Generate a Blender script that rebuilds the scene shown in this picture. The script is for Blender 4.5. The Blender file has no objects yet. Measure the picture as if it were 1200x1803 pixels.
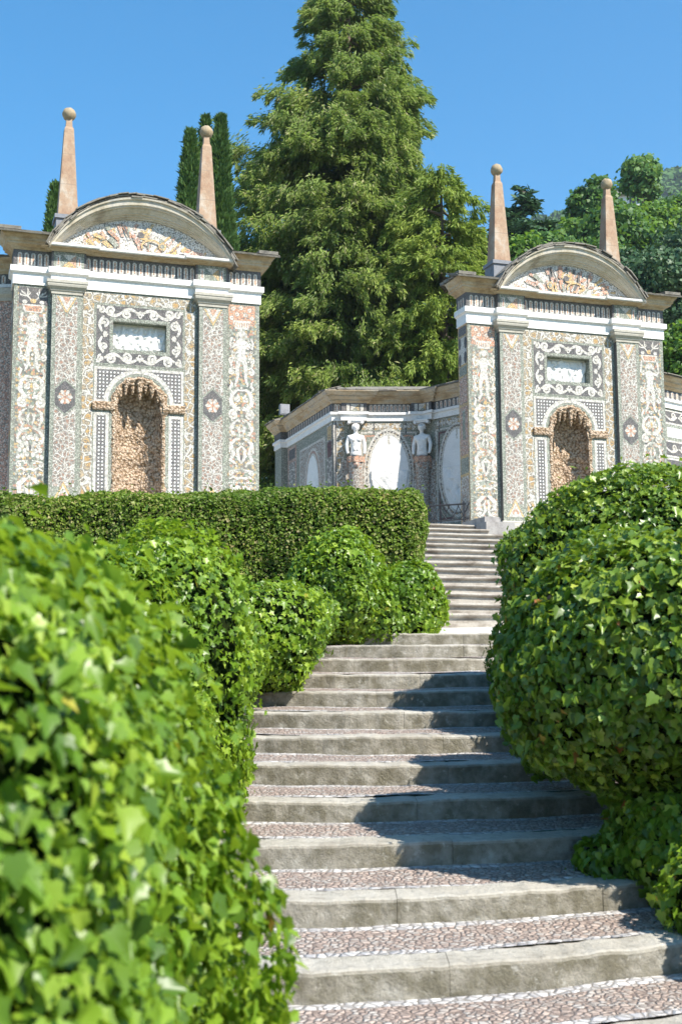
import bpy, bmesh, math, random
import numpy as np
from mathutils import Vector, Matrix
C = bpy.context.scene
COL = C.collection
PI = math.pi

# ---------------------------------------------------------------- camera
F = 2206.0; PITCH = 0.12241; YAW = 0.32374; ROLL = -0.00695
cy_, sy_ = math.cos(YAW), math.sin(YAW); cp_, sp_ = math.cos(PITCH), math.sin(PITCH)
FW = np.array([sy_*cp_, cy_*cp_, sp_]); R0 = np.array([cy_, -sy_, 0.0]); U0 = np.cross(R0, FW)
RR = math.cos(ROLL)*R0 + math.sin(ROLL)*U0; UU = -math.sin(ROLL)*R0 + math.cos(ROLL)*U0
cam_d = bpy.data.cameras.new('camera'); cam = bpy.data.objects.new('camera', cam_d); COL.objects.link(cam)
cam.matrix_world = Matrix(((RR[0], UU[0], -FW[0], 0), (RR[1], UU[1], -FW[1], 0), (RR[2], UU[2], -FW[2], 0), (0, 0, 0, 1)))
cam_d.sensor_fit = 'VERTICAL'; cam_d.sensor_height = 36.0; cam_d.lens = F/1803.0*36.0
cam_d.clip_start = 0.05; cam_d.clip_end = 6000
cam_d.dof.use_dof = True; cam_d.dof.focus_distance = 30.0; cam_d.dof.aperture_fstop = 4.2
C.camera = cam

# ---------------------------------------------------------------- sky, sun, exposure
SUN_EL, SUN_AZ = math.radians(48), math.radians(149.5)     # azimuth clockwise from +Y
w = bpy.data.worlds.new("World"); C.world = w; w.use_nodes = True
wn = w.node_tree; bgn = wn.nodes['Background']
sky = wn.nodes.new('ShaderNodeTexSky'); sky.sky_type = 'NISHITA'; sky.sun_disc = False
sky.sun_elevation = SUN_EL; sky.sun_rotation = SUN_AZ; sky.altitude = 300; sky.air_density = 1.0; sky.dust_density = 0.3; sky.ozone_density = 3.0
hs = wn.nodes.new('ShaderNodeHueSaturation'); hs.inputs['Hue'].default_value = .489; hs.inputs['Saturation'].default_value = 1.38; hs.inputs['Value'].default_value = .86; wn.links.new(sky.outputs[0], hs.inputs['Color'])
wn.links.new(hs.outputs[0], bgn.inputs[0]); bgn.inputs[1].default_value = 0.12
sd = bpy.data.lights.new('sun', 'SUN'); sd.energy = 4.4; sd.angle = math.radians(0.5); sd.color = (1.0, 0.94, 0.85)
sun = bpy.data.objects.new('sun', sd); COL.objects.link(sun)
tosun = Vector((math.sin(SUN_AZ)*math.cos(SUN_EL), math.cos(SUN_AZ)*math.cos(SUN_EL), math.sin(SUN_EL)))
sun.rotation_euler = tosun.to_track_quat('Z', 'Y').to_euler()
C.view_settings.view_transform = 'Standard'; C.view_settings.look = 'None'; C.view_settings.exposure = 1.2; C.view_settings.gamma = 1.0
C.cycles.max_bounces = 8; C.cycles.diffuse_bounces = 4; C.cycles.transparent_max_bounces = 8

# ---------------------------------------------------------------- helpers
def pt(px, py, D):
    """point seen at a pixel of the 1200x1803 photo, D metres along the optical axis"""
    v = FW + (px-600)/F*RR - (py-901.5)/F*UU
    return v*D
FH = np.array([sy_, cy_, 0.0])                # horizontal forward, right
def cl(lat, D, z=0.0):
    """ground-plan point: D metres forward along the view, lat metres to its right, height z"""
    return FH*D + R0*lat + np.array([0, 0, z])
def zat(py, D):                               # height of a point D forward seen at row py
    return (1172.8-py)/F*D
def tag(o, label=None, cat=None, group=None, kind=None):
    if label: o['label'] = label
    if cat: o['category'] = cat
    if group: o['group'] = group
    if kind: o['kind'] = kind
    return o
def empty(name, loc, rz=0):
    o = bpy.data.objects.new(name, None); COL.objects.link(o); o.location = loc; o.rotation_euler = (0, 0, rz)
    o.empty_display_size = 0.3
    return o
class MB:
    """collects faces; map() turns (x, z, offset towards the viewer) into a point"""
    def __init__(self, dz=0.0, fmap=None):
        self.v = []; self.f = []; self.m = []; self.dz = dz; self.fmap = fmap or (lambda x, z, o: (x, -o, z)); self.sm = []; self.wk = 1.0
    def add(self, vs, fs, m=0, smooth=False):
        b = len(self.v)
        for q in vs: self.v.append((q[0], q[1], q[2]+self.dz))
        for f in fs: self.f.append(tuple(b+i for i in f)); self.m.append(m); self.sm.append(smooth)
    def box(self, x0, x1, y0, y1, z0, z1, m=0):
        vs = [(x0,y0,z0),(x1,y0,z0),(x1,y1,z0),(x0,y1,z0),(x0,y0,z1),(x1,y0,z1),(x1,y1,z1),(x0,y1,z1)]
        self.add(vs, [(0,3,2,1),(4,5,6,7),(0,1,5,4),(1,2,6,5),(2,3,7,6),(3,0,4,7)], m)
    def frustum(self, cx, cy, z0, z1, h0, h1, m=0):
        vs = [(cx+sx*h, cy+sy*h, z) for z, h in ((z0,h0),(z1,h1)) for sx, sy in ((-1,-1),(1,-1),(1,1),(-1,1))]
        self.add(vs, [(0,3,2,1),(4,5,6,7),(0,1,5,4),(1,2,6,5),(2,3,7,6),(3,0,4,7)], m)
    def obox(self, c, ax, ay, az, m=0):       # oriented box, half-axes
        c, ax, ay, az = map(np.array, (c, ax, ay, az))
        vs = [c+sx*ax+sy*ay+sz*az for sz in (-1,1) for sx, sy in ((-1,-1),(1,-1),(1,1),(-1,1))]
        self.add(vs, [(0,3,2,1),(4,5,6,7),(0,1,5,4),(1,2,6,5),(2,3,7,6),(3,0,4,7)], m)
    def grid(self, P, m=0, smooth=True, flip=False):   # P [i][j] points
        n, k = len(P), len(P[0]); vs = [q for r in P for q in r]; fs = []
        for i in range(n-1):
            for j in range(k-1):
                q = (i*k+j, i*k+j+1, (i+1)*k+j+1, (i+1)*k+j); fs.append(q[::-1] if flip else q)
        self.add(vs, fs, m, smooth)
    def poly(self, pts, o, m):                 # inlaid polygon on the facade
        a = sum(pts[i][0]*pts[(i+1) % len(pts)][1]-pts[(i+1) % len(pts)][0]*pts[i][1] for i in range(len(pts)))
        if a < 0: pts = pts[::-1]
        o += (len(self.f) % 60)*1.5e-5
        self.add([self.fmap(x, z, o) for x, z in pts], [tuple(range(len(pts)))], m)
    def rect(self, x0, x1, z0, z1, o, m):
        x0, x1 = min(x0, x1), max(x0, x1)
        self.poly([(x0,z0),(x1,z0),(x1,z1),(x0,z1)], o, m)
    def frame(self, x0, x1, z0, z1, t, o, m):
        x0, x1 = min(x0, x1), max(x0, x1)
        self.rect(x0,x1,z0,z0+t,o,m); self.rect(x0,x1,z1-t,z1,o,m); self.rect(x0,x0+t,z0+t,z1-t,o,m); self.rect(x1-t,x1,z0+t,z1-t,o,m)
    def disc(self, cx, cz, rx, rz, o, m, n=14, a0=0):
        self.poly([(cx+rx*math.cos(a0+2*PI*i/n), cz+rz*math.sin(a0+2*PI*i/n)) for i in range(n)], o, m)
    def stad(self, cx, z0, z1, r, o, m, n=6):
        p = [(cx-r, z0), (cx+r, z0)] + [(cx+r*math.cos(PI*i/n), z1-r+r*math.sin(PI*i/n)) for i in range(n+1)]
        self.poly(p, o, m)
    def ribbon(self, pts, w, o, m):            # w: width or list
        n = len(pts)
        if not hasattr(w, '__len__'): w = [w]*n
        w = [q*self.wk for q in w]
        L = []; Rr = []
        for i in range(n):
            a = pts[max(i-1,0)]; b = pts[min(i+1,n-1)]; dx, dz = b[0]-a[0], b[1]-a[1]; l = math.hypot(dx,dz) or 1
            nx, nz = -dz/l, dx/l
            L.append((pts[i][0]+nx*w[i]/2, pts[i][1]+nz*w[i]/2)); Rr.append((pts[i][0]-nx*w[i]/2, pts[i][1]-nz*w[i]/2))
        for i in range(n-1): self.poly([Rr[i], Rr[i+1], L[i+1], L[i]], o, m)
    def spiral(self, cx, cz, r, a0, d, w, o, m, turns=1.35, tail=None):
        n = int(12*turns)+2; p = []; ws = []
        for i in range(n):
            t = i/(n-1); a = a0+d*turns*2*PI*t; rr = r*(1-.8*t); p.append((cx+rr*math.cos(a), cz+rr*math.sin(a))); ws.append(w*(1-.35*t))
        if tail: p = [tail]+p; ws = [w*.5]+ws
        self.ribbon(p, ws, o, m); self.disc(cx, cz, r*.27, r*.27, o+.0011, m, 8)
    def sweep(self, path, prof, m=0, closed=False, side=1):
        """sweep profile [(out, z)] along plan path [(x, y)], mitred; out is to the right of travel * side"""
        n = len(path); nrm = []
        for i in range(n-1):
            dx, dy = path[i+1][0]-path[i][0], path[i+1][1]-path[i][1]; l = math.hypot(dx,dy); nrm.append((dy/l*side, -dx/l*side))
        mit = []
        for i in range(n):
            a = nrm[max(i-1,0)]; b = nrm[min(i,n-2)]; s = (a[0]+b[0], a[1]+b[1]); k = 1+a[0]*b[0]+a[1]*b[1]
            mit.append((s[0]/k, s[1]/k))
        P = [[(path[i][0]+mit[i][0]*o, path[i][1]+mit[i][1]*o, z) for o, z in prof] for i in range(n)]
        self.grid(P, m, False, flip=(side < 0))
        k = len(prof)
        self.add(P[0], [tuple(range(k))], m); self.add(P[-1], [tuple(range(k))[::-1]], m)
    def build(self, name, mats, parent=None, loc=None):
        me = bpy.data.meshes.new(name)
        me.from_pydata([tuple(map(float, q)) for q in self.v], [], self.f)
        if not isinstance(mats, (list, tuple)): mats = [mats]
        for mm in mats: me.materials.append(mm)
        me.polygons.foreach_set('material_index', self.m); me.polygons.foreach_set('use_smooth', self.sm); me.update()
        o = bpy.data.objects.new(name, me); COL.objects.link(o)
        if parent: o.parent = parent
        if loc is not None: o.location = loc
        return o
def np_mesh(name, V, Fc, mat_idx=None, mats=(), smooth=False, parent=None, loc=None):
    """V (n,3), Fc list of (m,k) int arrays, mat_idx per array"""
    me = bpy.data.meshes.new(name)
    V = np.asarray(V, np.float32); me.vertices.add(len(V)); me.vertices.foreach_set('co', V.ravel())
    nl = sum(a.size for a in Fc); npoly = sum(len(a) for a in Fc)
    me.loops.add(nl); me.polygons.add(npoly)
    me.loops.foreach_set('vertex_index', np.concatenate([a.ravel() for a in Fc]).astype(np.int32))
    tot = np.concatenate([np.full(len(a), a.shape[1]) for a in Fc]); st = np.concatenate([[0], np.cumsum(tot)[:-1]])
    me.polygons.foreach_set('loop_start', st.astype(np.int32))
    if mat_idx is not None: me.polygons.foreach_set('material_index', np.concatenate([np.full(len(a), k) for a, k in zip(Fc, mat_idx)]).astype(np.int32))
    if smooth: me.polygons.foreach_set('use_smooth', np.ones(npoly, bool))
    for mm in mats: me.materials.append(mm)
    me.update(calc_edges=True); me.validate()
    o = bpy.data.objects.new(name, me); COL.objects.link(o)
    if parent: o.parent = parent
    if loc is not None: o.location = loc
    return o
def unit(a): return a/np.maximum(np.linalg.norm(a, axis=-1, keepdims=True), 1e-9)
class Noise:
    def __init__(s, seed, freq=1.0, n=14):
        r = np.random.default_rng(seed); s.k = r.normal(size=(n,3))*freq; s.p = r.uniform(0, 2*PI, n); s.n = n
    def __call__(s, P): return np.sin(np.asarray(P)@s.k.T+s.p).sum(-1)/math.sqrt(s.n/2.0)

# ---------------------------------------------------------------- materials
def newmat(name):
    m = bpy.data.materials.new(name); m.use_nodes = True; nt = m.node_tree
    return m, nt, nt.nodes['Principled BSDF']
def N(nt, t, **kw):
    n = nt.nodes.new(t)
    for k, v in kw.items():
        if k.startswith('i_'): n.inputs[k[2:].replace('_',' ')].default_value = v
        else: setattr(n, k, v)
    return n
def ramp(nt, src, stops, interp='LINEAR'):
    r = nt.nodes.new('ShaderNodeValToRGB'); cr = r.color_ramp; cr.interpolation = interp
    while len(cr.elements) < len(stops): cr.elements.new(0.5)
    for e, (p, c) in zip(cr.elements, stops): e.position = p; e.color = (*c, 1)
    nt.links.new(src, r.inputs[0]); return r.outputs[0]
def mixc(nt, fac, a, b, mode='MIX'):
    x = nt.nodes.new('ShaderNodeMix'); x.data_type = 'RGBA'; x.blend_type = mode
    for s, v in ((x.inputs[0], fac), (x.inputs[6], a), (x.inputs[7], b)):
        if isinstance(v, bpy.types.NodeSocket): nt.links.new(v, s)
        elif isinstance(v, (int, float)): s.default_value = v
        else: s.default_value = (*v, 1)
    return x.outputs[2]
def math_(nt, op, a, b=None):
    x = nt.nodes.new('ShaderNodeMath'); x.operation = op
    for s, v in zip(x.inputs, (a, b)):
        if v is None: continue
        if isinstance(v, bpy.types.NodeSocket): nt.links.new(v, s)
        else: s.default_value = v
    return x.outputs[0]
def coord(nt): return N(nt, 'ShaderNodeTexCoord').outputs['Object']
def bump(nt, bs, h, strength, dist):
    b = N(nt, 'ShaderNodeBump'); b.inputs['Strength'].default_value = strength; b.inputs['Distance'].default_value = dist
    nt.links.new(h, b.inputs['Height']); nt.links.new(b.outputs[0], bs.inputs['Normal'])
def speckle(nt, co, scale, cols, grout=(.16,.15,.13)):
    """small mosaic pebbles: a random colour for each, dark joints"""
    v = N(nt, 'ShaderNodeTexVoronoi', i_Scale=scale); nt.links.new(co, v.inputs['Vector'])
    sep = N(nt, 'ShaderNodeSeparateColor'); nt.links.new(v.outputs['Color'], sep.inputs[0])
    n = len(cols); c = ramp(nt, sep.outputs[0], [(i/n, cc) for i, cc in enumerate(cols)], 'CONSTANT')
    e = ramp(nt, v.outputs['Distance'], [(0.42, (0,0,0)), (0.75, (1,1,1))])
    return mixc(nt, e, c, grout), v.outputs['Distance']
def mosaic(name, cols, scale=30, grout=(.16,.15,.13)):
    m, nt, bs = newmat(name); co = coord(nt); c, d = speckle(nt, co, scale, cols, grout)
    n = N(nt, 'ShaderNodeTexNoise', i_Scale=1.3, i_Detail=5.0); nt.links.new(co, n.inputs['Vector'])
    c = mixc(nt, ramp(nt, n.outputs[0], [(.35,(.0,.0,.0)),(.7,(.35,.35,.35))]), c, mixc(nt, .5, c, (.3,.27,.22)))
    nt.links.new(c, bs.inputs['Base Color']); bs.inputs['Roughness'].default_value = .75
    bump(nt, bs, d, -.5, .012); return m
def crackle(name, cells, spot, scale=6.0, line=(.60,.57,.50), lw=.055):
    """white pebble network round coloured cells, a darker spot in the middle of each"""
    m, nt, bs = newmat(name); co = coord(nt)
    dn = N(nt, 'ShaderNodeTexNoise', i_Scale=9.0); nt.links.new(co, dn.inputs['Vector'])
    va = N(nt, 'ShaderNodeVectorMath', operation='SCALE'); nt.links.new(dn.outputs['Color'], va.inputs[0]); va.inputs['Scale'].default_value = .07
    vb = N(nt, 'ShaderNodeVectorMath', operation='ADD'); nt.links.new(co, vb.inputs[0]); nt.links.new(va.outputs[0], vb.inputs[1])
    v = N(nt, 'ShaderNodeTexVoronoi', feature='DISTANCE_TO_EDGE', i_Scale=scale); nt.links.new(vb.outputs[0], v.inputs['Vector'])
    v1 = N(nt, 'ShaderNodeTexVoronoi', i_Scale=scale); nt.links.new(vb.outputs[0], v1.inputs['Vector'])
    c, d = speckle(nt, co, 34, cells); cs, _ = speckle(nt, co, 34, spot)
    cw, _ = speckle(nt, co, 30, [line, tuple(x*.9 for x in line), tuple(min(x*1.1, .85) for x in line)], (.3,.29,.26))
    c = mixc(nt, ramp(nt, v1.outputs['Distance'], [(.30,(1,1,1)),(.36,(0,0,0))]), c, cs)
    c = mixc(nt, ramp(nt, v.outputs['Distance'], [(lw+.035,(1,1,1)),(lw+.06,(0,0,0))]), c, (.13,.12,.10))
    c = mixc(nt, ramp(nt, v.outputs['Distance'], [(lw,(1,1,1)),(lw+.015,(0,0,0))]), c, cw)
    nt.links.new(c, bs.inputs['Base Color']); bs.inputs['Roughness'].default_value = .8
    bump(nt, bs, d, -.5, .012); return m
def checks(name, dark, light, s=.088, rad=.23):
    """grid of white pebble dots on dark mosaic"""
    m, nt, bs = newmat(name); co = coord(nt); sp = N(nt, 'ShaderNodeSeparateXYZ'); nt.links.new(co, sp.inputs[0])
    dn = N(nt, 'ShaderNodeTexNoise', i_Scale=14.0); nt.links.new(co, dn.inputs['Vector'])
    off = math_(nt, 'MULTIPLY', dn.outputs[0], .03)
    def f(o):
        a = math_(nt, 'FRACT', math_(nt, 'DIVIDE', math_(nt, 'ADD', math_(nt, 'ADD', o, off), 50.0), s)); return math_(nt, 'ABSOLUTE', math_(nt, 'SUBTRACT', a, .5))
    d = math_(nt, 'ADD', math_(nt, 'POWER', f(sp.outputs[0]), 2.0), math_(nt, 'POWER', f(sp.outputs[2]), 2.0))
    c, dd = speckle(nt, co, 34, dark)
    k = math_(nt, 'LESS_THAN', d, rad*rad)
    nt.links.new(mixc(nt, k, c, light), bs.inputs['Base Color']); bs.inputs['Roughness'].default_value = .75
    bump(nt, bs, dd, -.5, .01); return m
def stone(name, cols, scale=3.0, rough=.8, b=.3, bd=.01, fine=25.0, stretch=(1,1,1)):
    m, nt, bs = newmat(name); co = coord(nt)
    mp = N(nt, 'ShaderNodeMapping'); mp.inputs['Scale'].default_value = stretch; nt.links.new(co, mp.inputs[0])
    n = N(nt, 'ShaderNodeTexNoise', i_Scale=scale, i_Detail=8.0, i_Roughness=.62); nt.links.new(mp.outputs[0], n.inputs['Vector'])
    k = len(cols); c = ramp(nt, n.outputs[0], [(.32+.36*i/(k-1), cc) for i, cc in enumerate(cols)])
    n2 = N(nt, 'ShaderNodeTexNoise', i_Scale=fine, i_Detail=6.0, i_Roughness=.7); nt.links.new(co, n2.inputs['Vector'])
    c = mixc(nt, .55, c, ramp(nt, n2.outputs[0], [(.3,(.55,.55,.55)),(.6,(1,1,1))]), 'MULTIPLY')
    nt.links.new(c, bs.inputs['Base Color']); bs.inputs['Roughness'].default_value = rough
    if rough >= 1: bs.inputs['Specular IOR Level'].default_value = 0
    bump(nt, bs, n2.outputs[0], b, bd); return m
def leafmat(name, cols, rough=.4, trans=.35, tcol=(.25,.5,.05), spec=.5, nscale=None):
    m, nt, bs = newmat(name)
    g = N(nt, 'ShaderNodeNewGeometry'); k = len(cols)
    c = ramp(nt, g.outputs['Random Per Island'], [(i/(k-1), cc) for i, cc in enumerate(cols)])
    if nscale:
        n = N(nt, 'ShaderNodeTexNoise', i_Scale=nscale, i_Detail=3.0); nt.links.new(coord(nt), n.inputs['Vector'])
        c = mixc(nt, .8, c, ramp(nt, n.outputs[0], [(.35,(.62,.72,.7)),(.65,(1.25,1.15,1.0))]), 'MULTIPLY')
    nt.links.new(c, bs.inputs['Base Color']); bs.inputs['Roughness'].default_value = rough; bs.inputs['Specular IOR Level'].default_value = spec
    if trans > 0:
        t = N(nt, 'ShaderNodeBsdfTranslucent'); nt.links.new(mixc(nt, .6, c, tcol), t.inputs[0])
        x = N(nt, 'ShaderNodeMixShader'); x.inputs[0].default_value = trans
        nt.links.new(bs.outputs[0], x.inputs[1]); nt.links.new(t.outputs[0], x.inputs[2]); nt.links.new(x.outputs[0], nt.nodes['Material Output'].inputs[0])
    return m
def tufamat():
    m, nt, bs = newmat('tan_tufa'); co = coord(nt)
    dn = N(nt, 'ShaderNodeTexNoise', i_Scale=12.0, i_Detail=4.0); nt.links.new(co, dn.inputs['Vector'])
    va = N(nt, 'ShaderNodeVectorMath', operation='SCALE'); nt.links.new(dn.outputs['Color'], va.inputs[0]); va.inputs['Scale'].default_value = .08
    vb = N(nt, 'ShaderNodeVectorMath', operation='ADD'); nt.links.new(co, vb.inputs[0]); nt.links.new(va.outputs[0], vb.inputs[1])
    v = N(nt, 'ShaderNodeTexVoronoi', i_Scale=17.0); nt.links.new(vb.outputs[0], v.inputs['Vector'])
    sep = N(nt, 'ShaderNodeSeparateColor'); nt.links.new(v.outputs['Color'], sep.inputs[0])
    c = ramp(nt, sep.outputs[0], [(0,(.40,.28,.19)),(.3,(.52,.39,.28)),(.6,(.58,.46,.34)),(.85,(.45,.33,.23)),(1,(.34,.24,.17))])
    c = mixc(nt, ramp(nt, v.outputs['Distance'], [(.40,(0,0,0)),(.7,(1,1,1))]), c, (.20,.13,.07))
    nt.links.new(c, bs.inputs['Base Color']); bs.inputs['Roughness'].default_value = .95
    h = math_(nt, 'ADD', math_(nt, 'MULTIPLY', v.outputs['Distance'], -1.0), math_(nt, 'MULTIPLY', dn.outputs[0], .4))
    bump(nt, bs, h, 1.0, .04); return m
GREEN = [(.19,.22,.17),(.26,.29,.23),(.34,.37,.30),(.14,.175,.135),(.42,.43,.36)]
WHITE = [(.63,.60,.53),(.55,.52,.46),(.70,.67,.61),(.58,.53,.45)]
ORANGE = [(.55,.22,.12),(.60,.32,.20),(.52,.27,.16),(.62,.42,.30)]
OCHRE = [(.62,.42,.16),(.58,.36,.12),(.66,.5,.26),(.55,.34,.14)]
DARK = [(.07,.065,.07),(.12,.11,.11),(.17,.15,.15),(.09,.10,.10)]
M = dict(
 green=mosaic('green_grey_mosaic', GREEN, 36), white=mosaic('white_mosaic', WHITE, 26, (.34,.33,.3)),
 orange=mosaic('brick_red_mosaic', ORANGE, 34), ochre=mosaic('ochre_mosaic', OCHRE, 34), dark=mosaic('dark_mosaic', DARK, 36, (.06,.06,.06)),
 maroon=mosaic('maroon_mosaic', [(.14,.05,.05),(.19,.08,.07),(.10,.04,.05)], 36, (.05,.04,.04)),
 grotto=mosaic('grotesque_ground_mosaic', [(.19,.23,.18),(.40,.22,.15),(.27,.30,.25),(.44,.32,.16),(.34,.35,.29),(.12,.135,.115)], 17),
 salmon=mosaic('salmon_mosaic', [(.50,.27,.19),(.58,.40,.32),(.42,.2,.14),(.60,.5,.42)], 30),
 tymp=mosaic('pale_mosaic', [(.62,.61,.58),(.70,.68,.64),(.55,.53,.5),(.66,.6,.5)], 30),
 crackbrown=crackle('brown_crackle_mosaic', [(.33,.25,.20),(.41,.31,.25),(.46,.40,.33),(.27,.24,.22)], [(.33,.18,.12),(.22,.20,.18),(.38,.22,.15)], 9.0, line=(.56,.53,.47), lw=.07),
 crackochre=crackle('ochre_crackle_mosaic', [(.42,.33,.21),(.47,.38,.25),(.38,.32,.23)], [(.47,.29,.11),(.44,.27,.10),(.50,.34,.14)], 5.4, lw=.07),
 crackdark=crackle('dark_crackle_mosaic', [(.14,.13,.13),(.2,.18,.18)], [(.1,.1,.1),(.16,.15,.14)], 6.0, lw=.07),
 check=checks('white_dot_mosaic', DARK+[(.2,.2,.2)], (.74,.73,.7)),
 marble=stone('white_marble', [(.70,.69,.66),(.80,.79,.76),(.78,.76,.72)], 2.0, .45, .08, .004, 30),
 bandst=stone('white_limestone', [(.74,.73,.70),(.80,.79,.76),(.76,.74,.70)], 1.6, .55, .06, .003, 18),
 cornice=stone('weathered_limestone', [(.31,.215,.115),(.46,.34,.20),(.52,.43,.30),(.38,.33,.27)], 1.6, .85, .3, .01, 14, (1,1,3)),
 archst=stone('arch_limestone', [(.33,.28,.20),(.50,.44,.33),(.57,.52,.43),(.44,.42,.38)], 2.2, .85, .25, .008, 16),
 ledge=stone('sunlit_ledge_stone', [(.62,.59,.53),(.74,.72,.67),(.68,.65,.60)], 3.0, .7, .1, .004, 20),  # paler than the cornice: sunlight on the front edge put into the colour
 capst=stone('pale_limestone', [(.34,.31,.25),(.46,.43,.36),(.41,.38,.31)], 2.0, .8, .2, .006, 20, (1,1,4)),
 slate=stone('stone_slate', [(.09,.085,.075),(.17,.155,.13),(.24,.22,.18),(.13,.12,.11)], 4.0, .85, .5, .012, 22),
 obel=stone('pink_granite', [(.23,.14,.085),(.34,.215,.135),(.38,.265,.175),(.44,.37,.29)], 3.2, .8, .5, .015, 13, (1,1,.6)),
 ball=stone('brown_granite', [(.26,.19,.11),(.37,.29,.18),(.30,.25,.18)], 5.0, .9, .5, .012, 24),
 plinth=stone('grey_slate_block', [(.14,.15,.17),(.22,.23,.25),(.19,.2,.22)], 4.0, .7, .2, .005, 20),
 tufa=tufamat(),
 stuccop=stone('ochre_plaster', [(.42,.34,.22),(.5,.42,.3),(.46,.38,.27)], 1.0, .9, .15, .006, 12),
 wood=stone('bark', [(.09,.065,.045),(.17,.13,.095),(.13,.10,.07)], 3.0, .95, .8, .03, 18, (1,1,.25)),
 core=stone('inner_foliage_shade', [(.006,.012,.003),(.012,.022,.006),(.018,.022,.008)], 6.0, 1.0, .6, .03, 20),  # near-black shell colour paints the shade deep between the leaves
 iron=stone('dark_iron', [(.02,.022,.025),(.035,.035,.04),(.03,.03,.03)], 8.0, .5, .1, .002, 30),
 earth=stone('garden_earth', [(.05,.04,.025),(.09,.07,.045),(.07,.08,.03)], 1.5, 1.0, .6, .05, 8),
)

# ================================================================ SETTING
# ---- terrain: one sheet to the horizon, rising with the stairs, then hills to the right
def smooth(a, b, x): t = np.clip((x-a)/(b-a), 0, 1); return t*t*(3-2*t)
hill_n = Noise(5, .012); hill_m = Noise(6, .05)
def ground(P):
    P = np.asarray(P, float); D = P[...,0]*FH[0]+P[...,1]*FH[1]; L = P[...,0]*R0[0]+P[...,1]*R0[1]
    z = -1.78+ np.minimum(np.interp(D, [4.5, 6.4, 16.3, 19.0, 31.0], [-.2, -.14, 1.78, 2.05, 5.15]), np.interp(P[...,1], [14, 18.0, 28.9], [1.78, 2.05, 5.15]))
    ang = L/np.maximum(D, 1.0)
    side = smooth(-.1, .22, ang)
    z = z + smooth(75, 330, D)*side*62*(1+.12*hill_n(np.stack([P[...,0], P[...,1], 0*D], -1)))
    ridge = np.interp(ang, [-.5,-.1,.03,.10,.13,.167,.19,.2475,.272,.5], [.02,.05,.15,.30,.332,.354,.360,.384,.392,.43])
    rt = np.minimum(np.maximum(D-330, 0)/470, 1); rz = np.minimum(D, 800)*(.19+(ridge-.19)*rt)
    z = np.where(D > 330, np.where(ridge > .05, np.maximum(z*(1-rt), rz*np.clip(side*3, 0, 1)), z), z)+rt*4*hill_m(np.stack([P[...,0], P[...,1], 0*D], -1))
    return z
ds = np.concatenate([np.linspace(-60, 0, 7), np.linspace(1, 40, 60), np.linspace(45, 1000, 110), np.linspace(1100, 4000, 12)])
ls = np.concatenate([-np.geomspace(3000, 12, 24), np.linspace(-10, 12, 34), np.geomspace(14, 3000, 60)])
DD, LL = np.meshgrid(ds, ls, indexing='ij')
G = FH[None,None]*DD[...,None]+R0[None,None]*LL[...,None]; G[...,2] = ground(G)
idx = np.arange(G.shape[0]*G.shape[1]).reshape(G.shape[:2])
fc = np.stack([idx[:-1,:-1], idx[:-1,1:], idx[1:,1:], idx[1:,:-1]], -1).reshape(-1,4)[:, ::-1]
gm, nt, bs = newmat('ground_cover'); co = coord(nt)
n = N(nt, 'ShaderNodeTexNoise', i_Scale=.6, i_Detail=8.0); nt.links.new(co, n.inputs['Vector'])
nt.links.new(ramp(nt, n.outputs[0], [(.35,(.03,.05,.015)),(.55,(.05,.075,.02)),(.7,(.09,.075,.05))]), bs.inputs['Base Color']); bs.inputs['Roughness'].default_value = 1
tag(np_mesh('ground', G.reshape(-1,3), [fc], [0], [gm], True), kind='structure')

# ---- lower flight of shallow curved steps
ZB = 3.5                                        # terrace level at the pavilions
stepm, nt, bs = newmat('step_stone'); co = coord(nt)
n = N(nt, 'ShaderNodeTexNoise', i_Scale=1.6, i_Detail=10.0, i_Roughness=.65); nt.links.new(co, n.inputs['Vector'])
n2 = N(nt, 'ShaderNodeTexNoise', i_Scale=40.0, i_Detail=6.0, i_Roughness=.7); nt.links.new(co, n2.inputs['Vector'])
n3 = N(nt, 'ShaderNodeTexNoise', i_Scale=5.0, i_Detail=8.0, i_Roughness=.7); nt.links.new(co, n3.inputs['Vector'])
c = ramp(nt, n.outputs[0], [(.33,(.36,.325,.265)),(.5,(.48,.445,.375)),(.66,(.56,.53,.465))])
gg = N(nt, 'ShaderNodeNewGeometry'); sx = N(nt, 'ShaderNodeSeparateXYZ'); nt.links.new(gg.outputs['Normal'], sx.inputs[0])
lich = math_(nt, 'MULTIPLY', ramp(nt, n3.outputs[0], [(.36,(.25,.25,.25)),(.58,(1,1,1))]), math_(nt, 'SUBTRACT', 1.0, math_(nt, 'MAXIMUM', sx.outputs[2], 0.0)))
c = mixc(nt, math_(nt, 'MULTIPLY', lich, .9), c, (.135,.12,.075))
c = mixc(nt, .5, c, ramp(nt, n2.outputs[0], [(.3,(.6,.6,.6)),(.6,(1,1,1))]), 'MULTIPLY')
nt.links.new(c, bs.inputs['Base Color']); bs.inputs['Roughness'].default_value = .85; n4 = N(nt, 'ShaderNodeTexNoise', i_Scale=13.0, i_Detail=8.0, i_Roughness=.75); nt.links.new(co, n4.inputs['Vector'])
c2 = mixc(nt, ramp(nt, n4.outputs[0], [(.50,(0,0,0)),(.62,(.75,.75,.75))]), c, mixc(nt, .5, c, (.10,.085,.055)))
c2 = mixc(nt, ramp(nt, n4.outputs[0], [(.34,(.5,.5,.5)),(.42,(0,0,0))]), c2, (.55,.53,.47)); nt.links.new(c2, bs.inputs['Base Color'])
bump(nt, bs, math_(nt, 'ADD', n2.outputs[0], n4.outputs[0]), .8, .02)
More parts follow.
